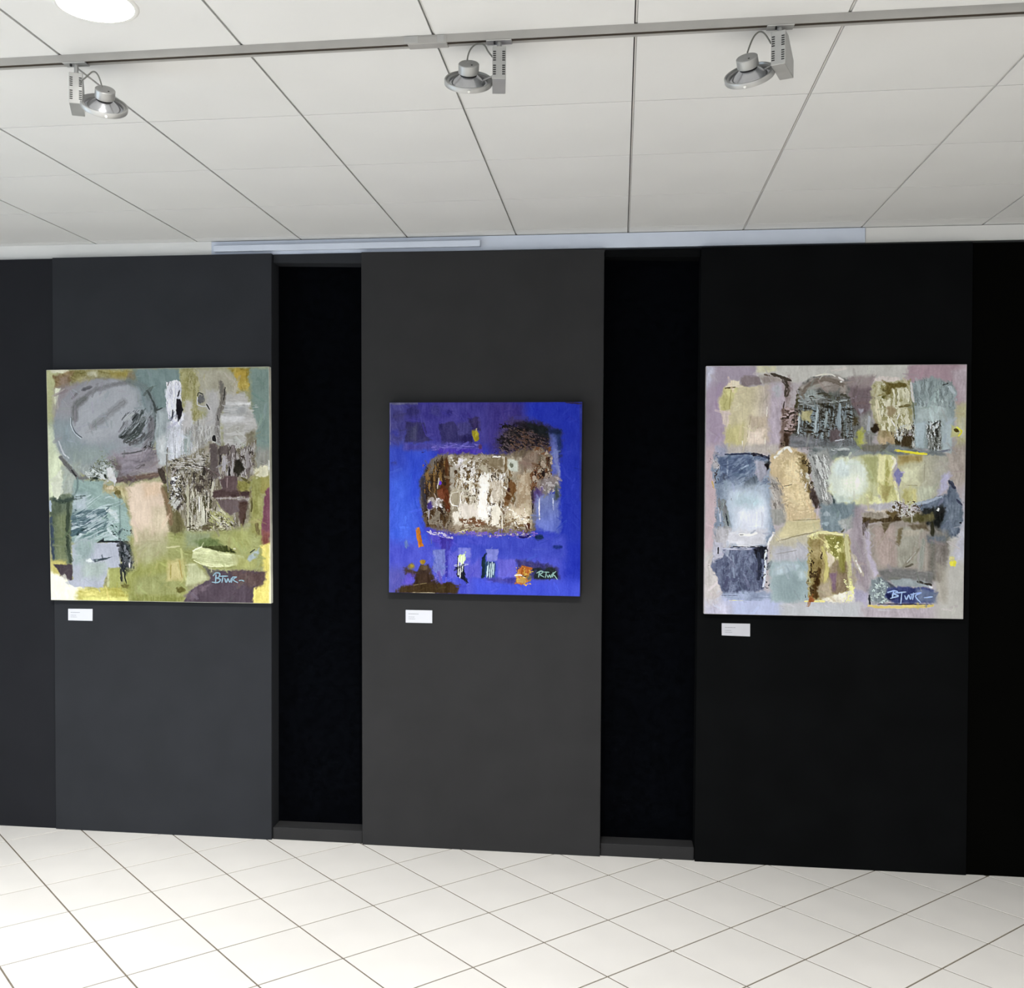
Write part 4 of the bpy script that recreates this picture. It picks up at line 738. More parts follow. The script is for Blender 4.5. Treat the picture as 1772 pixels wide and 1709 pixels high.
    R(575, 490, 720, 550, (128, 126, 128), soft=14, rag=12, var=40, ang=3); R(580, 510, 1000, 560, (112, 114, 116), soft=20, rag=10, var=40, ang=2, a=.8); P([(545, 480), (580, 480), (575, 550), (545, 545)], (62, 44, 30), soft=8, rag=6); P([(820, 450), (880, 460), (880, 520), (820, 520)], (104, 92, 92), soft=12, dry=.1); S([(850, 520), (900, 510)], 8, (176, 176, 180), soft=4, dry=.2); P([(1000, 380), (1060, 330), (1085, 460), (1070, 560), (1000, 560)], (134, 132, 126), soft=16, rag=8, var=44); P([(985, 330), (1020, 330), (1005, 370)], (168, 164, 172), soft=6, rag=4); E(955, 265, 10, 10, (168, 156, 168), soft=6); S([(1055, 380), (1045, 470)], 18, (170, 172, 174), soft=7, dry=.15); P([(975, 470), (1010, 440), (1025, 540), (985, 545)], (186, 186, 96), soft=14, rag=8, var=30); E(970, 405, 16, 24, (78, 68, 44), soft=9, dry=.1)
    # row 1: pale olive glass and grey block, right
    P([(1065, 200), (1110, 155), (1180, 150), (1300, 170), (1310, 300), (1310, 420), (1200, 500), (1120, 480), (1075, 380), (1058, 300)], (182, 176, 138), soft=8, rag=8, var=40, fine=.7); T([(1070, 170), (1300, 170), (1310, 450), (1100, 470)], (150, 142, 92), .38, 26, 40, a=.8); T([(1070, 180), (1300, 180), (1310, 480), (1100, 480)], (214, 208, 178), .36, 14, 50)
    P([(1070, 160), (1110, 140), (1230, 150), (1230, 168), (1110, 172)], (208, 196, 186), soft=7, rag=7); P([(1145, 175), (1280, 180), (1270, 205), (1190, 210), (1180, 245), (1150, 250)], (112, 100, 52), soft=7, rag=7, dry=.08, var=40); E(1145, 225, 18, 9, (104, 94, 52), rot=-30, soft=5); E(1140, 258, 10, 7, (110, 104, 50), soft=4); S([(1100, 258), (1125, 250)], 10, (150, 140, 84), soft=5); S([(1225, 320), (1290, 312)], 16, (120, 110, 66), soft=7, dry=.25); S([(1095, 290), (1110, 400)], 24, (216, 206, 172), soft=9, dry=.3); E(1180, 350, 26, 30, (164, 146, 110), soft=12); S([(1180, 395), (1200, 430)], 9, (238, 232, 214), soft=3, dry=.05); S([(1230, 360), (1215, 390)], 8, (234, 230, 210), soft=3)
    P([(1300, 175), (1420, 140), (1540, 180), (1560, 250), (1545, 400), (1530, 590), (1310, 560), (1310, 400)], (150, 162, 160), soft=10, rag=8, var=26, fine=.6); P([(1330, 300), (1500, 260), (1510, 420), (1330, 400)], (178, 190, 186), soft=30, rag=12, var=26); S([(1445, 220), (1435, 340)], 26, (178, 194, 188), soft=8, dry=.1); T([(1310, 160), (1550, 160), (1555, 330), (1320, 320)], (118, 128, 126), .38, 8, 40, a=.7, edge=.12); S([(1482, 190), (1510, 180)], 10, (62, 66, 62), soft=5, dry=.3); S([(1520, 200), (1550, 240)], 22, (176, 186, 186), soft=8, dry=.2); S([(1305, 270), (1315, 390)], 9, (120, 124, 96), soft=5, dry=.2); S([(1295, 180), (1310, 290)], 14, (204, 200, 192), soft=5, dry=.2)
    P([(1085, 400), (1130, 460), (1200, 470), (1240, 440), (1240, 560), (1110, 560)], (150, 134, 96), soft=10, rag=8, var=40); E(1085, 450, 22, 28, (46, 34, 20), soft=7, rag=8); P([(1110, 500), (1180, 480), (1200, 560), (1120, 560)], (182, 160, 124), soft=12, dry=.05, var=40); S([(1125, 555), (1185, 562)], 20, (74, 54, 22), soft=7, dry=.1)
    T([(1190, 430), (1330, 420), (1330, 580), (1190, 580)], (74, 64, 40), .46, 14, 40, edge=.12); T([(1190, 420), (1330, 420), (1330, 580), (1190, 580)], (190, 192, 184), .28, 10, 36, edge=.12); P([(1240, 500), (1300, 490), (1300, 580), (1235, 580)], (78, 66, 44), soft=8, rag=6); E(1212, 478, 8, 12, (232, 232, 226), soft=3); P([(1320, 420), (1385, 400), (1370, 570), (1325, 560)], (170, 184, 186), soft=8, rag=6, var=24); P([(1390, 430), (1470, 400), (1475, 600), (1400, 600)], (116, 118, 110), soft=8, rag=8, var=40); T([(1390, 400), (1480, 400), (1475, 600), (1395, 600)], (60, 58, 50), .4, 9, 30, edge=.12); T([(1385, 400), (1480, 400), (1475, 600), (1390, 600)], (200, 204, 204), .26, 8, 20, edge=.12); S([(1420, 425), (1450, 408)], 8, (44, 44, 40), soft=4); P([(1470, 380), (1540, 380), (1525, 590), (1478, 590)], (172, 184, 184), soft=10, rag=6, var=24)
    S([(1260, 575), (1400, 590), (1520, 575)], 12, (112, 116, 126), soft=5, dry=.25)
    P([(1530, 430), (1562, 440), (1590, 460), (1570, 495), (1530, 500)], (196, 192, 134), soft=8, rag=5); S([(1560, 438), (1588, 465), (1568, 490)], 11, (232, 222, 74), soft=4); E(1556, 458, 12, 10, (92, 78, 24), soft=4)
    # grey seam between rows
    P([(700, 555), (1200, 545), (1480, 585), (1490, 620), (1100, 610), (820, 640), (700, 610)], (124, 130, 128), soft=14, rag=10, var=34, ang=2); S([(830, 575), (930, 570)], 14, (180, 184, 180), soft=6, dry=.35); R(1010, 545, 1150, 580, (112, 108, 94), soft=12, rag=8); P([(130, 560), (200, 545), (210, 620), (130, 620)], (150, 152, 170), soft=20)
    # row 2: blue block with white glow
    P([(130, 620), (220, 598), (340, 595), (455, 625), (470, 800), (475, 1000), (490, 1060), (430, 1150), (160, 1150), (120, 1060), (140, 900), (110, 660)], (130, 142, 158), soft=9, rag=10, var=26, fine=.7)
    P([(150, 620), (340, 598), (370, 700), (240, 740), (150, 720)], (92, 106, 132), soft=20, rag=12, ang=-20, var=40); S([(190, 602), (300, 596), (340, 598)], 10, (54, 60, 84), soft=4, dry=.2); S([(350, 600), (400, 608), (455, 625)], 18, (46, 44, 56), soft=5, dry=.2); S([(270, 720), (310, 685), (350, 690), (380, 660)], 16, (76, 92, 116), soft=6, dry=.2); S([(280, 690), (330, 665)], 10, (160, 176, 192), soft=5, dry=.2); S([(205, 630), (205, 720)], 10, (140, 152, 172), soft=5, dry=.2); T([(130, 600), (460, 600), (460, 820), (140, 820)], (150, 164, 182), .34, 44, 14, ang=-30, a=.5, edge=.25); T([(130, 600), (460, 600), (460, 800), (140, 800)], (74, 86, 112), .3, 36, 12, ang=-30, a=.6, edge=.22)
    P([(370, 640), (440, 640), (445, 720), (400, 760), (375, 720)], (164, 162, 172), soft=10, rag=8, var=36); P([(425, 660), (458, 640), (458, 690), (440, 700)], (30, 22, 26), soft=5, rag=6, dry=.05); P([(320, 740), (380, 730), (385, 780), (350, 810), (310, 780)], (98, 108, 118), soft=12, rag=10, var=36); E(185, 735, 14, 22, (90, 98, 116), soft=9)
    P([(110, 640), (140, 625), (150, 680), (120, 690)], (176, 170, 170), soft=7, rag=8, dry=.15, fine=.4); T([(100, 620), (150, 620), (140, 840), (105, 840)], (64, 52, 56), .36, 10, 24); S([(112, 760), (122, 800)], 10, (198, 168, 116), soft=4, dry=.1)
    P([(200, 800), (420, 790), (450, 900), (450, 1060), (240, 1080), (200, 940)], (186, 196, 206), soft=50, rag=14, var=16); P([(260, 900), (400, 860), (440, 920), (430, 1060), (260, 1060)], (216, 218, 226), soft=40, rag=10, var=14); E(330, 880, 90, 40, (182, 200, 206), soft=40)
    S([(175, 880), (195, 960), (210, 1030)], 34, (130, 136, 134), soft=10, dry=.3); S([(190, 940), (208, 1020)], 10, (62, 68, 72), soft=4, dry=.2); S([(150, 880), (165, 1000)], 12, (176, 180, 192), soft=5, dry=.2); T([(130, 860), (230, 860), (230, 1150), (120, 1150)], (120, 120, 120), .34, 12, 60); P([(130, 1040), (220, 1030), (220, 1160), (120, 1150)], (172, 168, 170), soft=16, rag=12, var=30); P([(210, 1050), (440, 1050), (430, 1140), (300, 1160), (200, 1130)], (204, 202, 206), soft=20, rag=12, var=24, ang=5); S([(280, 1078), (330, 1082), (380, 1070)], 14, (238, 238, 244), soft=5, dry=.1); S([(280, 1080), (300, 1078)], 5, (84, 88, 96), soft=3); S([(345, 1070), (372, 1050)], 9, (164, 168, 178), soft=4, dry=.2)
    P([(440, 1140), (480, 1060), (492, 1062), (470, 1110), (445, 1160)], (226, 222, 228), soft=5, rag=5)
    # row 2: tan slab
    P([(460, 610), (545, 560), (580, 555), (650, 580), (690, 640), (690, 760), (720, 900), (760, 1000), (760, 1050), (560, 1020), (500, 860), (460, 720)], (198, 176, 136), soft=9, rag=9, var=28); P([(520, 640), (640, 620), (690, 900), (640, 930), (560, 820)], (216, 194, 148), soft=26, rag=10, var=36); S([(490, 620), (560, 560), (592, 585)], 16, (240, 232, 212), soft=5, dry=.05); P([(620, 590), (680, 600), (700, 760), (740, 900), (700, 860), (650, 740)], (146, 126, 84), soft=14, rag=12, var=50, dry=.1); T([(630, 580), (700, 600), (760, 920), (690, 860)], (74, 60, 36), .34, 18, 40, ang=15); T([(640, 700), (700, 700), (720, 830), (660, 830)], (214, 206, 194), .34, 10, 30, ang=15)
    T([(500, 600), (650, 600), (720, 960), (540, 960)], (228, 210, 170), .34, 18, 14, a=.6, edge=.2); P([(460, 720), (510, 760), (550, 900), (560, 1000), (480, 960), (460, 820)], (170, 162, 152), soft=20, rag=10, var=36, ang=60); T([(455, 720), (540, 760), (560, 980), (470, 940)], (132, 124, 116), .3, 10, 50, ang=-25); P([(470, 930), (540, 930), (555, 1010), (480, 1020)], (148, 146, 138), soft=14); P([(690, 790), (740, 830), (780, 910), (730, 920)], (84, 72, 66), soft=9, rag=10, dry=.15, var=40); S([(545, 790), (590, 780)], 5, (110, 92, 66), soft=3, dry=.3)
    # row 2: grey glass with pale round, lime piece, straw block
    P([(690, 600), (800, 570), (830, 620), (810, 800), (850, 960), (780, 920), (720, 780)], (158, 158, 152), soft=10, rag=9, var=34, ang=72); T([(690, 600), (810, 590), (850, 950), (760, 900)], (120, 120, 116), .32, 10, 60, ang=-16); T([(720, 600), (810, 600), (840, 900), (770, 880)], (200, 200, 194), .34, 8, 60, ang=-16); P([(820, 800), (900, 880), (1000, 890), (960, 960), (840, 960)], (118, 130, 132), soft=14, rag=8, var=30); S([(830, 830), (850, 920), (850, 960)], 12, (52, 62, 62), soft=5, dry=.15)
    P([(840, 620), (1110, 600), (1110, 900), (900, 900), (810, 820)], (196, 196, 150), soft=14, rag=8, var=22); P([(1000, 610), (1110, 605), (1100, 780), (1030, 740)], (166, 166, 112), soft=20, rag=8, var=26)
    E(925, 745, 118, 128, (212, 218, 202), rot=30, soft=26, rag=14, var=18); E(960, 770, 66, 60, (226, 230, 208), soft=30); E(890, 690, 50, 50, (208, 218, 210), soft=26); P([(840, 830), (960, 870), (940, 900), (860, 890)], (196, 206, 192), soft=16)
    P([(1105, 605), (1205, 605), (1205, 640), (1180, 720), (1215, 800), (1225, 880), (1130, 900), (1090, 800), (1105, 700)], (204, 200, 138), soft=8, rag=6, var=40); P([(1108, 610), (1150, 610), (1140, 760), (1100, 760)], (230, 224, 168), soft=9, rag=5); S([(1150, 640), (1160, 720), (1140, 830)], 24, (172, 166, 96), soft=10, dry=.1); P([(1115, 780), (1180, 790), (1150, 890), (1125, 860)], (170, 160, 100), soft=10, rag=5); S([(1190, 620), (1205, 640), (1190, 680)], 16, (240, 228, 196), soft=5, dry=.05); S([(1200, 760), (1215, 830), (1222, 880)], 14, (232, 226, 178), soft=5); P([(1030, 840), (1100, 850), (1130, 900), (1060, 905)], (224, 222, 170), soft=10, rag=9); E(1060, 850, 14, 34, (176, 172, 116), soft=12)
    P([(1210, 610), (1300, 600), (1510, 615), (1500, 780), (1440, 860), (1330, 900), (1230, 890), (1220, 800)], (192, 188, 148), soft=8, rag=7, var=22, to=((1250, 720), (1490, 720), (172, 168, 152))); P([(1215, 605), (1370, 600), (1360, 640), (1230, 660)], (166, 146, 92), soft=16, rag=6, var=30); S([(1200, 578), (1290, 588), (1385, 598)], 15, (226, 212, 66), soft=5, dry=.1); S([(1290, 590), (1370, 598)], 8, (244, 230, 52), soft=4); P([(1250, 690), (1330, 680), (1340, 770), (1250, 770)], (214, 212, 176), soft=22, var=22); S([(1375, 640), (1370, 780)], 6, (160, 154, 130), soft=5, a=.7); S([(1265, 782), (1330, 786)], 5, (140, 132, 92), soft=4, a=.7); P([(1240, 810), (1330, 800), (1330, 890), (1250, 890)], (196, 188, 126), soft=16, rag=8, var=36); P([(1330, 800), (1440, 790), (1420, 860), (1340, 880)], (184, 186, 160), soft=16)
    P([(1195, 720), (1215, 680), (1232, 700), (1250, 710), (1225, 790), (1205, 750)], (128, 126, 168), soft=5, rag=4, var=16); E(1245, 705, 14, 8, (176, 166, 186), soft=5); P([(1480, 720), (1520, 700), (1510, 800), (1440, 860)], (172, 168, 188), soft=14)
    # row 3: dark seam and pot
    P([(1330, 900), (1430, 860), (1500, 830), (1530, 760), (1560, 820), (1590, 880), (1590, 1000), (1560, 1090), (1500, 1100), (1400, 1000), (1340, 960)], (98, 108, 122), soft=9, rag=9, var=40); S([(1515, 760), (1545, 800)], 20, (64, 68, 84), soft=6, dry=.1); P([(1370, 920), (1480, 900), (1500, 960), (1440, 1080), (1390, 1040), (1330, 960)], (44, 46, 44), soft=14, rag=12, var=36); P([(1490, 900), (1580, 880), (1580, 1000), (1540, 1080), (1490, 1060)], (116, 126, 138), soft=14, rag=10, var=40, fine=.5); S([(1330, 895), (1400, 875), (1470, 855)], 18, (160, 170, 184), soft=6, dry=.25); S([(1560, 870), (1588, 900)], 12, (60, 64, 84), soft=5, dry=.2); E(1578, 1004, 7, 6, (30, 30, 40), soft=3); E(1448, 928, 7, 5, (214, 220, 222), soft=3)
    P([(760, 900), (960, 890), (980, 960), (940, 1040), (840, 1070), (770, 1050)], (122, 136, 140), soft=14, rag=8, var=28); E(795, 955, 18, 14, (160, 170, 174), soft=8, dry=.1); E(795, 1012, 18, 8, (164, 178, 182), soft=6, dry=.1); P([(870, 1000), (950, 960), (960, 1040), (900, 1060)], (162, 164, 158), soft=12, rag=9, var=36); S([(885, 1060), (905, 1045)], 12, (104, 102, 84), soft=5)
    P([(960, 900), (1020, 930), (1010, 1100), (1060, 1340), (1040, 1420), (960, 1350), (940, 1150)], (154, 142, 146), soft=20, rag=8, var=22)
    P([(1010, 950), (1100, 920), (1220, 940), (1340, 930), (1360, 990), (1250, 1000), (1020, 1000)], (160, 150, 134), soft=14, rag=10, var=44); P([(1020, 930), (1120, 900), (1200, 910), (1130, 950)], (196, 184, 166), soft=9, rag=9, dry=.08); P([(1050, 900), (1240, 880), (1230, 920), (1090, 935)], (178, 174, 176), soft=9, rag=8); T([(1180, 880), (1360, 870), (1360, 980), (1180, 980)], (92, 76, 52), .42, 14, 12, edge=.12); T([(1180, 880), (1360, 890), (1350, 980), (1180, 980)], (192, 190, 180), .3, 14, 12, edge=.12)
    P([(1010, 975), (1110, 985), (1210, 955), (1240, 990), (1180, 1030), (1100, 1000), (1060, 1010), (1012, 1010)], (82, 68, 44), soft=7, rag=7, dry=.05, var=34); P([(1250, 985), (1330, 960), (1430, 945), (1430, 985), (1340, 1010), (1260, 1010)], (98, 92, 58), soft=14, rag=12, dry=.12, var=40); P([(1150, 940), (1210, 940), (1190, 990)], (108, 92, 58), soft=7)
    P([(1020, 1040), (1060, 1010), (1250, 1000), (1420, 1030), (1500, 1100), (1510, 1200), (1450, 1350), (1380, 1350), (1100, 1340), (1050, 1250)], (158, 148, 136), soft=9, rag=6, var=22); P([(1010, 1010), (1050, 990), (1040, 1040), (1014, 1080)], (86, 74, 68), soft=6, rag=4); P([(1022, 1060), (1050, 1030), (1060, 1200), (1110, 1310), (1080, 1330), (1040, 1220)], (184, 174, 186), soft=9, rag=5, var=20); P([(1070, 1030), (1200, 1020), (1210, 1260), (1120, 1270), (1080, 1150)], (168, 150, 140), soft=24, var=24); P([(1120, 1010), (1180, 1000), (1140, 1072)], (104, 92, 68), soft=6, rag=5); P([(1210, 1060), (1250, 1030), (1380, 1040), (1340, 1080), (1330, 1250), (1220, 1280)], (158, 154, 138), soft=12, rag=6, var=24); P([(1225, 1045), (1250, 1035), (1235, 1090), (1226, 1145), (1208, 1130), (1212, 1080)], (124, 112, 84), soft=9, rag=8, dry=.12); P([(1240, 1050), (1350, 1050), (1340, 1080), (1250, 1090)], (176, 168, 150), soft=9, rag=5); S([(1340, 1160), (1290, 1220), (1245, 1275)], 16, (130, 124, 106), soft=10, dry=.25, a=.8); S([(1320, 1180), (1270, 1240)], 7, (176, 174, 162), soft=4, dry=.15); P([(1280, 1020), (1380, 1000), (1400, 1050), (1300, 1040)], (112, 100, 78), soft=12, rag=8)
    P([(1400, 1020), (1500, 1060), (1520, 1110), (1470, 1350), (1400, 1340)], (120, 116, 106), soft=20, rag=9, var=36, ang=85); S([(1416, 1010), (1420, 1080)], 24, (54, 52, 36), soft=8, dry=.1); P([(1380, 1080), (1490, 1080), (1490, 1140), (1390, 1120)], (108, 114, 120), soft=16, rag=8); P([(1440, 1120), (1510, 1130), (1480, 1320), (1430, 1330)], (130, 122, 114), soft=18, rag=10, var=34); S([(1365, 1110), (1350, 1280)], 26, (152, 154, 142), soft=12, dry=.2)
    P([(1100, 1290), (1180, 1270), (1360, 1290), (1420, 1300), (1420, 1370), (1200, 1360), (1120, 1350)], (122, 120, 116), soft=14, rag=6, var=26, ang=3); S([(1260, 1270), (1300, 1255)], 12, (100, 94, 78), soft=5, dry=.2); P([(1170, 1350), (1260, 1335), (1380, 1360), (1400, 1390), (1200, 1385)], (150, 158, 158), soft=9, rag=5, ang=3, var=26); S([(1110, 1345), (1190, 1390)], 26, (84, 86, 94), soft=9, dry=.15); S([(1330, 1355), (1410, 1375)], 12, (66, 62, 56), soft=5, dry=.15); E(1406, 1390, 6, 6, (226, 226, 230), soft=3)
    P([(1060, 1340), (1120, 1330), (1180, 1400), (1160, 1480), (1060, 1490), (1040, 1420)], (130, 140, 142), soft=12, rag=10, var=40, fine=.5); T([(1060, 1340), (1170, 1360), (1160, 1490), (1050, 1490)], (178, 190, 184), .34, 16, 16); P([(1150, 1395), (1250, 1385), (1400, 1395), (1440, 1420), (1420, 1480), (1200, 1490), (1140, 1450)], (64, 72, 118), soft=9, rag=6, var=26); P([(1320, 1400), (1440, 1410), (1440, 1480), (1330, 1480)], (110, 122, 150), soft=16, rag=6, var=26); P([(1145, 1430), (1200, 1430), (1190, 1465), (1150, 1460)], (40, 44, 84), soft=9); S([(1100, 1490), (1250, 1490), (1420, 1496)], 8, (58, 48, 70), soft=4, dry=.2); S([(1048, 1440), (1050, 1490)], 13, (48, 52, 56), soft=5, dry=.2); P([(950, 1400), (1040, 1420), (1040, 1490), (960, 1470)], (166, 160, 178), soft=14, rag=9)
    S([(1045, 1500), (1180, 1508), (1420, 1500)], 17, (214, 194, 116), soft=6, dry=.12); R(1440, 1250, 1500, 1480, (170, 162, 146), soft=24, a=.7); E(1534, 1248, 20, 17, (232, 222, 72), soft=5, rag=5); E(1530, 1220, 14, 12, (204, 196, 130), soft=8)
    # row 3: dark blue block, grey-green block, gold glass
    P([(105, 1260), (130, 1160), (430, 1150), (445, 1200), (430, 1300), (420, 1400), (330, 1440), (175, 1440), (150, 1360)], (96, 102, 124), soft=7, rag=7, var=32, fine=.7); T([(120, 1170), (440, 1160), (420, 1430), (170, 1430)], (132, 142, 164), .36, 20, 50, a=.6, edge=.22); T([(150, 1180), (440, 1170), (430, 1430), (180, 1430)], (66, 70, 94), .34, 18, 60, a=.65, edge=.2); P([(120, 1100), (170, 1130), (180, 1200), (115, 1240)], (178, 176, 186), soft=9, rag=12, dry=.15, fine=.4); S([(148, 1155), (146, 1195)], 9, (34, 32, 44), soft=3, dry=.1); P([(360, 1160), (440, 1150), (440, 1210), (380, 1230)], (36, 36, 46), soft=8, rag=10, dry=.15, fine=.4); S([(395, 1190), (400, 1280), (390, 1340)], 24, (54, 58, 74), soft=7, dry=.15); S([(240, 1200), (245, 1340)], 12, (128, 138, 158), soft=6, dry=.15); S([(170, 1160), (260, 1165), (350, 1160)], 12, (176, 176, 190), soft=5, dry=.3); S([(240, 1148), (300, 1152), (400, 1148)], 8, (38, 36, 46), soft=4, dry=.4)
    S([(436, 1170), (432, 1280), (420, 1390)], 15, (196, 200, 214), soft=5, dry=.15); T([(420, 1180), (465, 1180), (465, 1400), (410, 1400)], (50, 54, 66), .34, 12, 16); S([(110, 1245), (140, 1235)], 5, (60, 50, 44), soft=3); S([(68, 1272), (92, 1262)], 5, (48, 44, 40), soft=3)
    P([(170, 1430), (330, 1410), (460, 1420), (480, 1460), (330, 1470), (200, 1460)], (140, 150, 172), soft=14, rag=10, var=36, ang=5); S([(390, 1450), (450, 1448)], 14, (196, 202, 214), soft=5, dry=.15); S([(170, 1440), (280, 1450)], 12, (74, 70, 94), soft=5, dry=.25); S([(218, 1470), (318, 1478)], 14, (230, 216, 116), soft=4, dry=.05)
    P([(500, 1060), (560, 1010), (690, 980), (755, 1000), (760, 1060), (690, 1090), (690, 1250), (460, 1260), (460, 1120)], (184, 176, 152), soft=10, rag=7, var=20); P([(560, 1000), (750, 985), (762, 1050), (640, 1080), (500, 1110)], (202, 190, 146), soft=12, rag=7, var=22, ang=-12); S([(510, 1115), (620, 1085), (750, 1060)], 6, (142, 132, 96), soft=4, a=.9); S([(600, 992), (755, 985)], 5, (150, 138, 98), soft=4, a=.9); P([(480, 1150), (690, 1140), (690, 1260), (470, 1270)], (178, 176, 180), soft=24, var=22); S([(490, 1195), (620, 1170)], 5, (146, 142, 136), soft=4, a=.7)
    P([(455, 1240), (690, 1230), (690, 1470), (470, 1480)], (152, 168, 168), soft=16, rag=8, var=16); E(575, 1385, 80, 92, (140, 156, 156), soft=24, rag=8, var=12); P([(480, 1250), (560, 1240), (640, 1260), (560, 1300), (480, 1320)], (178, 190, 194), soft=20, rag=12, a=.8); P([(620, 1300), (700, 1290), (700, 1340), (630, 1340)], (174, 188, 188), soft=16); S([(540, 1520), (550, 1530)], 8, (110, 112, 120), soft=4, dry=.2)
    P([(690, 1080), (760, 1055), (920, 1070), (940, 1140), (950, 1380), (955, 1460), (820, 1470), (690, 1470), (685, 1280)], (162, 148, 96), soft=8, rag=8, var=44); S([(700, 1085), (770, 1065), (920, 1080)], 17, (222, 214, 158), soft=5, dry=.1); S([(912, 1080), (930, 1250), (942, 1400)], 28, (198, 192, 140), soft=8, dry=.15); P([(790, 1085), (900, 1085), (900, 1180), (850, 1230), (800, 1130)], (142, 138, 70), soft=9, rag=9, var=50); T([(700, 1090), (900, 1090), (900, 1240), (700, 1240)], (216, 208, 142), .38, 24, 40, ang=-20); P([(710, 1110), (780, 1090), (800, 1250), (790, 1350), (740, 1420), (700, 1300)], (150, 132, 84), soft=14, rag=8, var=50); S([(770, 1150), (800, 1250), (790, 1360)], 24, (196, 184, 112), soft=8, dry=.15); P([(705, 1400), (750, 1270), (765, 1280), (745, 1460), (710, 1460)], (76, 54, 22), soft=8, rag=8, dry=.08, var=36); T([(690, 1180), (780, 1180), (760, 1460), (690, 1460)], (70, 52, 26), .3, 14, 40); P([(800, 1180), (850, 1210), (830, 1290), (810, 1270)], (220, 206, 180), soft=6, rag=6)
    P([(820, 1270), (860, 1220), (920, 1240), (920, 1420), (830, 1430)], (140, 122, 96), soft=12, rag=6, var=36); P([(815, 1310), (860, 1300), (850, 1410), (830, 1420)], (122, 96, 110), soft=9, rag=5); P([(870, 1180), (905, 1180), (910, 1300), (870, 1300)], (138, 132, 66), soft=10, rag=6); P([(740, 1390), (820, 1340), (830, 1440), (750, 1460)], (164, 148, 122), soft=12); P([(770, 1460), (860, 1430), (955, 1400), (958, 1470), (850, 1490)], (216, 208, 186), soft=9, rag=10, var=40); T([(900, 1340), (965, 1340), (960, 1480), (900, 1480)], (232, 230, 150), .4, 12, 16); S([(672, 1478), (720, 1476), (780, 1474)], 14, (232, 220, 140), soft=5, dry=.1); E(706, 1465, 18, 12, (160, 96, 56), soft=6); S([(955, 1200), (985, 1270), (1010, 1320)], 26, (186, 176, 156), soft=9, dry=.25); S([(970, 1230), (1000, 1300)], 9, (226, 222, 214), soft=4, dry=.1); E(960, 1330, 16, 60, (160, 148, 128), soft=14, dry=.15)
    p.brushwork()
    c = (150, 172, 224)
    for q in ([(1192, 1412), (1184, 1448)], [(1156, 1420), (1192, 1410), (1214, 1416), (1194, 1428), (1218, 1440), (1172, 1456)], [(1212, 1424), (1262, 1418)], [(1240, 1422), (1232, 1486)], [(1256, 1440), (1266, 1460), (1280, 1436), (1290, 1458), (1300, 1430)], [(1308, 1424), (1302, 1462)], [(1290, 1432), (1350, 1422), (1318, 1442), (1348, 1480)], [(1370, 1452), (1415, 1446)]):
        S(q, 8, c, soft=3, dry=.15, taper=.3, var=14, wob=.6)
    return p.finish(sat=.86, contrast=1.12)

# ---------------------------------------------------------------- hanging the paintings
def to_linear(c):
    c = np.clip(c, 0, 255)/255.0
    return np.where(c <= .04045, c/12.92, ((c+.055)/1.055)**2.4)

paint_mat = bpy.data.materials.new('thick_acrylic_paint'); paint_mat.use_nodes = True
_b = paint_mat.node_tree.nodes['Principled BSDF']; _a = paint_mat.node_tree.nodes.new('ShaderNodeVertexColor'); _a.layer_name = 'paint'
paint_mat.node_tree.links.new(_a.outputs['Color'], _b.inputs['Base Color'])
_b.inputs['Roughness'].default_value = .55; _b.inputs['Specular IOR Level'].default_value = .08

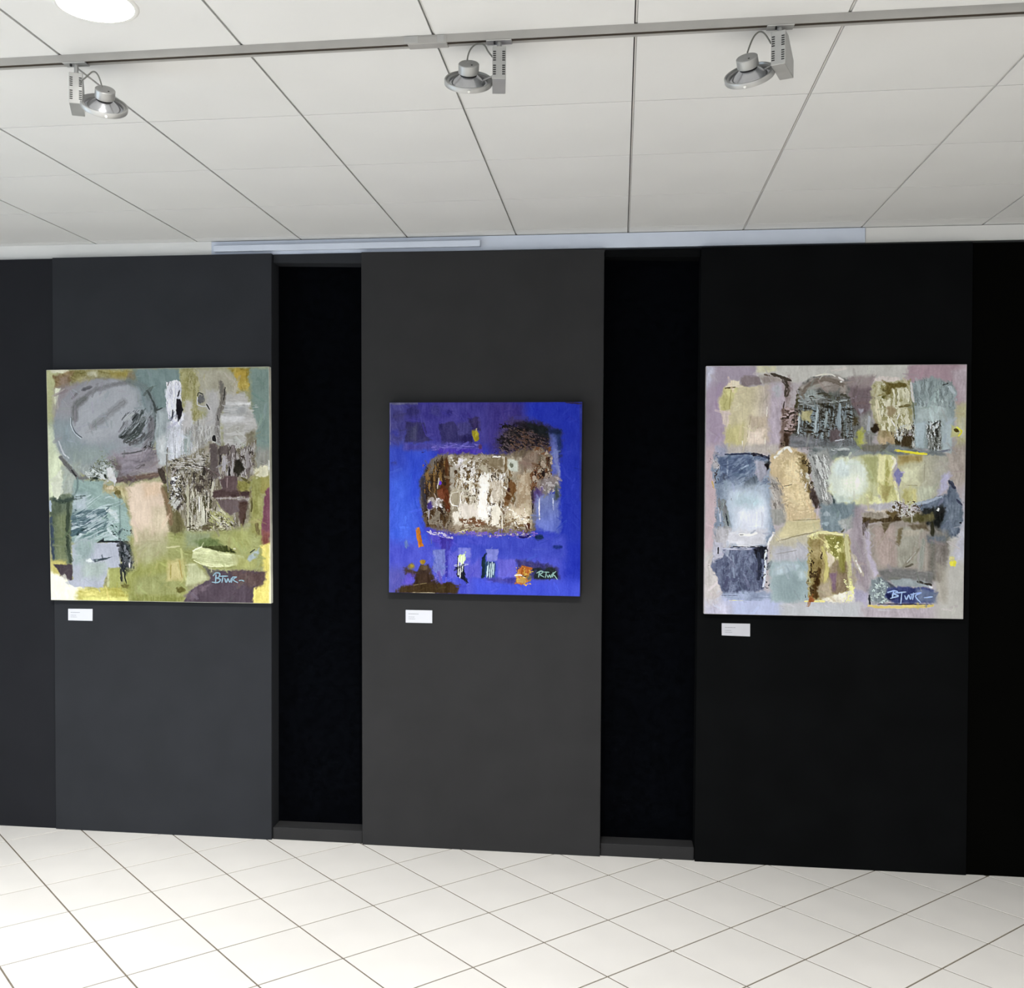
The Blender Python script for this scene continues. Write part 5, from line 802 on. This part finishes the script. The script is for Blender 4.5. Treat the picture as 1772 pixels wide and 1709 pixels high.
def hang(painter, tl, tr, br, bl, side_col, label, group, gain, depth=.035):
    """stretched canvas on the wall: tl..bl are its front corners (x, z); the paint has real thickness"""
    n = painter.n; yf = -depth
    cx = (bl[0]+br[0])/2; cz = min(bl[1], br[1])
    root = thing('painting', (cx, 0, cz), label, 'painting', group)
    L = lambda p: (p[0]-cx, p[1]-cz)
    obj('canvas', quad_slab('canvas', L(tl), L(tr), L(br), L(bl), yf, -.001, material('canvas_edge_'+group.split()[0], side_col, .8, spec=.15, noise=(14, .25)), .0015), root)
    v, u = np.mgrid[0:n, 0:n]/(n-1.0)
    q = [np.array(L(p)) for p in (tl, tr, br, bl)]
    e = .0016
    X = (1-u)*(1-v)*(q[0][0]+e)+u*(1-v)*(q[1][0]-e)+u*v*(q[2][0]-e)+(1-u)*v*(q[3][0]+e)
    Z = (1-u)*(1-v)*(q[0][1]-e)+u*(1-v)*(q[1][1]-e)+u*v*(q[2][1]+e)+(1-u)*v*(q[3][1]+e)
    h = painter.h + .22*(painter.noise(painter.X, painter.Y, 9)-.5)
    h = (h + np.roll(h, 1, 0) + np.roll(h, 1, 1) + np.roll(h, (1, 1), (0, 1)))/4
    Y = yf - .0004 - .0011*np.clip(h, 0, 1)
    for s_ in (np.s_[0, :], np.s_[-1, :], np.s_[:, 0], np.s_[:, -1]): Y[s_] = yf - .0002
    co = np.stack([X, Y, Z], -1).reshape(-1, 3).astype(np.float32)
    i = np.arange(n*n).reshape(n, n)
    f = np.stack([i[:-1, :-1], i[1:, :-1], i[1:, 1:], i[:-1, 1:]], -1).reshape(-1, 4)
    me = bpy.data.meshes.new('paint_layer')
    me.vertices.add(n*n); me.vertices.foreach_set('co', co.ravel())
    me.loops.add(f.size); me.loops.foreach_set('vertex_index', f.ravel().astype(np.int32))
    me.polygons.add(len(f)); me.polygons.foreach_set('loop_start', np.arange(0, f.size, 4, dtype=np.int32)); me.polygons.foreach_set('loop_total', np.full(len(f), 4, np.int32))
    me.polygons.foreach_set('use_smooth', np.ones(len(f), bool))
    at = me.color_attributes.new('paint', 'FLOAT_COLOR', 'POINT')
    c = np.ones((n*n, 4), np.float32); c[:, :3] = np.clip(to_linear(painter.c)*np.array(gain), 0, .95).reshape(-1, 3)
    at.data.foreach_set('color', c.ravel())
    me.update(); me.validate(); me.materials.append(paint_mat)
    obj('paint_layer', me, root)
    return root

N = 560
hang(paint_green(N), (-2.4873, 2.4113), (-1.2911, 2.4217), (-1.2765, 1.2210), (-2.4633, 1.2136), (236, 234, 218), 'large square abstract painting in olive green, grey and peach', 'green abstract', (.86, .86, .88))
hang(paint_blue(N), (-0.6665, 2.2382), (0.2884, 2.2389), (0.2861, 1.2904), (-0.6641, 1.2909), (50, 52, 84), 'square ultramarine blue abstract painting with brown and white centre', 'blue abstract', (.82, .82, .84), .052)
hang(paint_grey(N), (0.8774, 2.4106), (2.0702, 2.4109), (2.0727, 1.2200), (0.8803, 1.2172), (186, 180, 182), 'large square abstract painting of pale grey, straw and blue blocks', 'pale abstract', (1.06, 1.10, 1.18))

# ---------------------------------------------------------------- caption cards
def card(tl, tr, br, bl, mat, label):
    cx, cz = (bl[0]+br[0])/2, min(bl[1], br[1]); L = lambda p: (p[0]-cx, p[1]-cz)
    t = thing('caption_card', (cx, 0, cz), label, 'caption card', 'caption cards under the paintings')
    obj('board', quad_slab('board', L(tl), L(tr), L(br), L(bl), -.005, -.0005, mat, .0005), t)
    w = tr[0]-tl[0]; h = tl[1]-bl[1]; x0 = L(bl)[0]
    for a, b, z, s in ((.11, .48, .70, .022), (.11, .33, .46, .016), (.11, .36, .31, .016)):
        n = int((b-a)*w/.004); rnd = random.Random(int(cx*1000)+int(z*100)); bars = []; x = x0+a*w
        while x < x0+b*w:
            l = rnd.uniform(.003, .009); bars.append((x, min(x+l, x0+b*w), -.0053, -.0050, z*h-s*h, z*h+s*h)); x += l+.0016
        obj('print_line', boxes_mesh('print_line', bars, M['print']), t)
    return t
card((-2.3843, 1.1662), (-2.2500, 1.1682), (-2.2500, 1.1056), (-2.3843, 1.1055), M['card'], 'white caption card below the green and grey painting')
card((-0.5875, 1.2003), (-0.4521, 1.2004), (-0.4517, 1.1365), (-0.5871, 1.1362), M['card'], 'white caption card below the blue painting')
card((0.9689, 1.1704), (1.1028, 1.1708), (1.1036, 1.1093), (0.9696, 1.1115), M['card_grey'], 'pale grey caption card below the pale block painting')

# ---------------------------------------------------------------- track rail
RA = -0.0185
rail = thing('track_rail', (0, -2.272, H), 'long grey metal lighting track under the ceiling', 'track rail', rotz=RA)
def extrude(name, prof, x0, x1, mat):
    n = len(prof); V = [(x0, y, z) for y, z in prof] + [(x1, y, z) for y, z in prof]
    F = [tuple(range(n)), tuple(range(2*n-1, n-1, -1))] + [(i, (i+1) % n, n+(i+1) % n, n+i) for i in range(n)]
    return mesh_of(name, V, F, mat)
RH, RW = .0215, .016
obj('channel', extrude('channel', [(-RW, 0), (-RW, -RH), (-RW+.004, -RH), (-RW+.004, -RH+.012), (RW-.012, -RH+.012), (RW-.012, -RH), (RW, -RH), (RW, 0)], -4.6, 4.6, M['rail']), rail)
obj('conductor_slot', extrude('conductor_slot', [(-RW+.0042, -RH+.0015), (-RW+.0042, -RH+.0115), (RW-.0122, -RH+.0115), (RW-.0122, -RH+.0015)], -4.6, 4.6, M['groove']), rail)
obj('joint_cover', box_mesh('joint_cover', -.155, -.045, -RW-.0012, RW+.001, -RH-.0025, -.004, M['rail'], .001), rail)
obj('joint_clip', box_mesh('joint_clip', -.165, -.125, -RW-.0018, -RW-.0002, -RH+.001, -.001, M['lamp'], .0005), rail)
obj('joint_clip', box_mesh('joint_clip', -.072, -.052, -RW-.0018, -RW-.0002, -RH+.001, -.001, M['lamp'], .0005), rail)

# ---------------------------------------------------------------- track spotlights
def spotlight(x, ztop, box_az, head, aim_az, aim_el, cable, pin, label, watts):
    """gear box hung from the rail at x (front face centre), lamp head beside it aimed at the wall"""
    yr = -2.272 + RA*x
    t = thing('track_spotlight', (x, yr, ztop), label, 'spotlight', 'silver spotlights on the track rail')
    def W(p): return (p[0]-x, p[1]-yr, p[2]-ztop)
    zr = H-RH-ztop
    a = obj('track_adapter', box_mesh('track_adapter', -.035, .035, -.0175, .015, zr-.0035, zr-.0002, M['lamp'], .0015), t)
    obj('latch', boxes_mesh('latch', [(-.014, -.0095, -.012, -.006, zr-.010, zr-.0036)], M['dark']), a)
    obj('stem', lathe('stem', [(0, zr-.0034), (.0065, zr-.0034), (.0065, -.003), (.009, -.001), (.009, .0)], M['lamp'], 20), t)
    # gear box: narrow vented front, top sloping down to the back
    Rz = Matrix.Rotation(-box_az, 4, 'Z')
    w, d, h, sl = .0185, .112, .088, .042
    prof = [(-.022, 0), (.018, 0), (d-.022, -sl), (d-.022, -h), (-.022, -h)]
    bm = bmesh.new()
    l = [bm.verts.new(Rz @ Vector((-w, y, z))) for y, z in prof]; r = [bm.verts.new(Rz @ Vector((w, y, z))) for y, z in prof]
    bm.faces.new(l); bm.faces.new(r[::-1])
    for i in range(5): bm.faces.new((l[i], r[i], r[(i+1) % 5], l[(i+1) % 5]))
    bmesh.ops.bevel(bm, geom=bm.edges[:], offset=.0012, segments=1, affect='EDGES'); bmesh.ops.recalc_face_normals(bm, faces=bm.faces)
    me = bpy.data.meshes.new('gear_box'); bm.to_mesh(me); bm.free(); me.materials.append(M['lamp'])
    gb_ = obj('gear_box', me, t)
    V, F = [], []
    for cxx in (-.0125, .0125):
        for k in range(10):
            zc = -.0145 - k*.0058 - (.0085 if k > 4 else 0)
            v, f = box_vf(cxx-.0040, cxx+.0040, -.0224, -.0216, zc-.0015, zc+.0015); n = len(V)
            V += [Rz @ Vector(p) for p in v]; F += [tuple(i+n for i in q) for q in f]
    obj('vent_slots', mesh_of('vent_slots', V, F, M['dark']), gb_)
    # lamp head
    aim = Vector((math.sin(aim_az)*math.cos(aim_el), math.cos(aim_az)*math.cos(aim_el), -math.sin(aim_el)))
    Q = Matrix.Translation(Vector(W(head))) @ (-aim).to_track_quat('Z', 'Y').to_matrix().to_4x4()
    obj('lamp_ring', lathe('lamp_ring', [(.0545, -.008), (.066, -.008), (.067, -.006), (.067, .005), (.066, .0065), (.0625, .0065), (.0605, .002), (.0545, .001), (.0545, -.008)], M['lamp'], 56, Q), t)
    rf = obj('reflector', lathe('reflector', [(.0546, -.003), (.0470, -.003), (.0450, .0), (.036, .0075), (.027, .0145), (.0235, .0175), (.0, .0175)], M['reflector'], 56, Q), t)
    obj('front_glass', lathe('front_glass', [(.0546, -.005), (.03, -.0062), (0, -.0066)], M['lit_lens'], 40, Q), rf)
    obj('lamp_neck', lathe('lamp_neck', [(.0, .0172), (.0228, .0172), (.0228, .0245), (0, .0245)], M['dark'], 40, Q), t)
    cp = obj('lamp_cap', lathe('lamp_cap', [(0, .0232), (.0270, .0232), (.0285, .0245), (.0285, .0475), (.0268, .0492), (.0, .0497)], M['lamp'], 48, Q), t)
    obj('screw', lathe('screw', [(0, .0503), (.0026, .0503), (.0026, .0490)], M['dark'], 12, Q @ Matrix.Translation((.008, -.012, 0))), cp)
    obj('screw', lathe('screw', [(.0, .0095), (.0035, .0095), (.0035, .0)], M['ring_white'], 12, Q @ Matrix.Rotation(math.radians(-90), 4, 'Z') @ Matrix.Translation((.062, 0, -.001)) @ Matrix.Rotation(math.radians(90), 4, 'Y')), t)
    sp = bpy.data.lights.new('spotlight_lamp', 'SPOT'); sp.energy = watts; sp.spot_size = math.radians(68); sp.spot_blend = 1.0; sp.shadow_soft_size = .05; sp.color = (1, .98, .95)
    so = bpy.data.objects.new('spotlight_lamp', sp); col.objects.link(so)
    so.location = Vector(head) + aim*.012; so.rotation_euler = aim.to_track_quat('-Z', 'Y').to_euler()
    tube('cable', [W(p) for p in cable], .0022, M['cable'], parent=t)
    tube('pivot_arm', [W(p) for p in pin], .0028, M['lamp'], parent=t)
    return t
spotlight(-1.1400, 3.0188, math.radians(-24), (-1.0680, -2.225, 2.9377), math.radians(-33), math.radians(48),
          [(-1.0451, -2.283, 2.9697), (-1.0503, -2.283, 2.9910), (-1.0606, -2.283, 3.0107), (-1.0727, -2.283, 3.0160), (-1.0866, -2.283, 3.0053), (-1.0970, -2.283, 2.9959), (-1.116, -2.276, 2.990)],
          [(-1.115, -2.235, 2.945), (-1.095, -2.232, 2.940), (-1.080, -2.228, 2.938)], 'silver spotlight on the left of the track, lamp head right of its box', 200)
spotlight(0.0980, 3.0306, math.radians(-6), (0.0083, -2.235, 2.9616), math.radians(-9), math.radians(48),
          [(0.0110, -2.283, 2.9990), (0.0125, -2.283, 3.0176), (0.0251, -2.283, 3.0388), (0.0440, -2.283, 3.0471), (0.0599, -2.283, 3.0403), (0.0679, -2.283, 3.0214), (0.0840, -2.280, 3.0040)],
          [(0.085, -2.245, 2.972), (0.066, -2.240, 2.968), (0.050, -2.236, 2.963)], 'silver spotlight in the middle of the track above the blue painting', 170)
spotlight(0.8440, 3.0331, math.radians(21), (0.7736, -2.235, 2.9483), math.radians(21), math.radians(47),
          [(0.7610, -2.283, 2.9887), (0.7681, -2.283, 3.0124), (0.7797, -2.283, 3.0358), (0.7944, -2.283, 3.0456), (0.8093, -2.283, 3.0345), (0.8230, -2.278, 3.0120)],
          [(0.832, -2.245, 2.970), (0.815, -2.240, 2.962), (0.800, -2.236, 2.953)], 'silver spotlight on the right of the track with tilted head', 75)
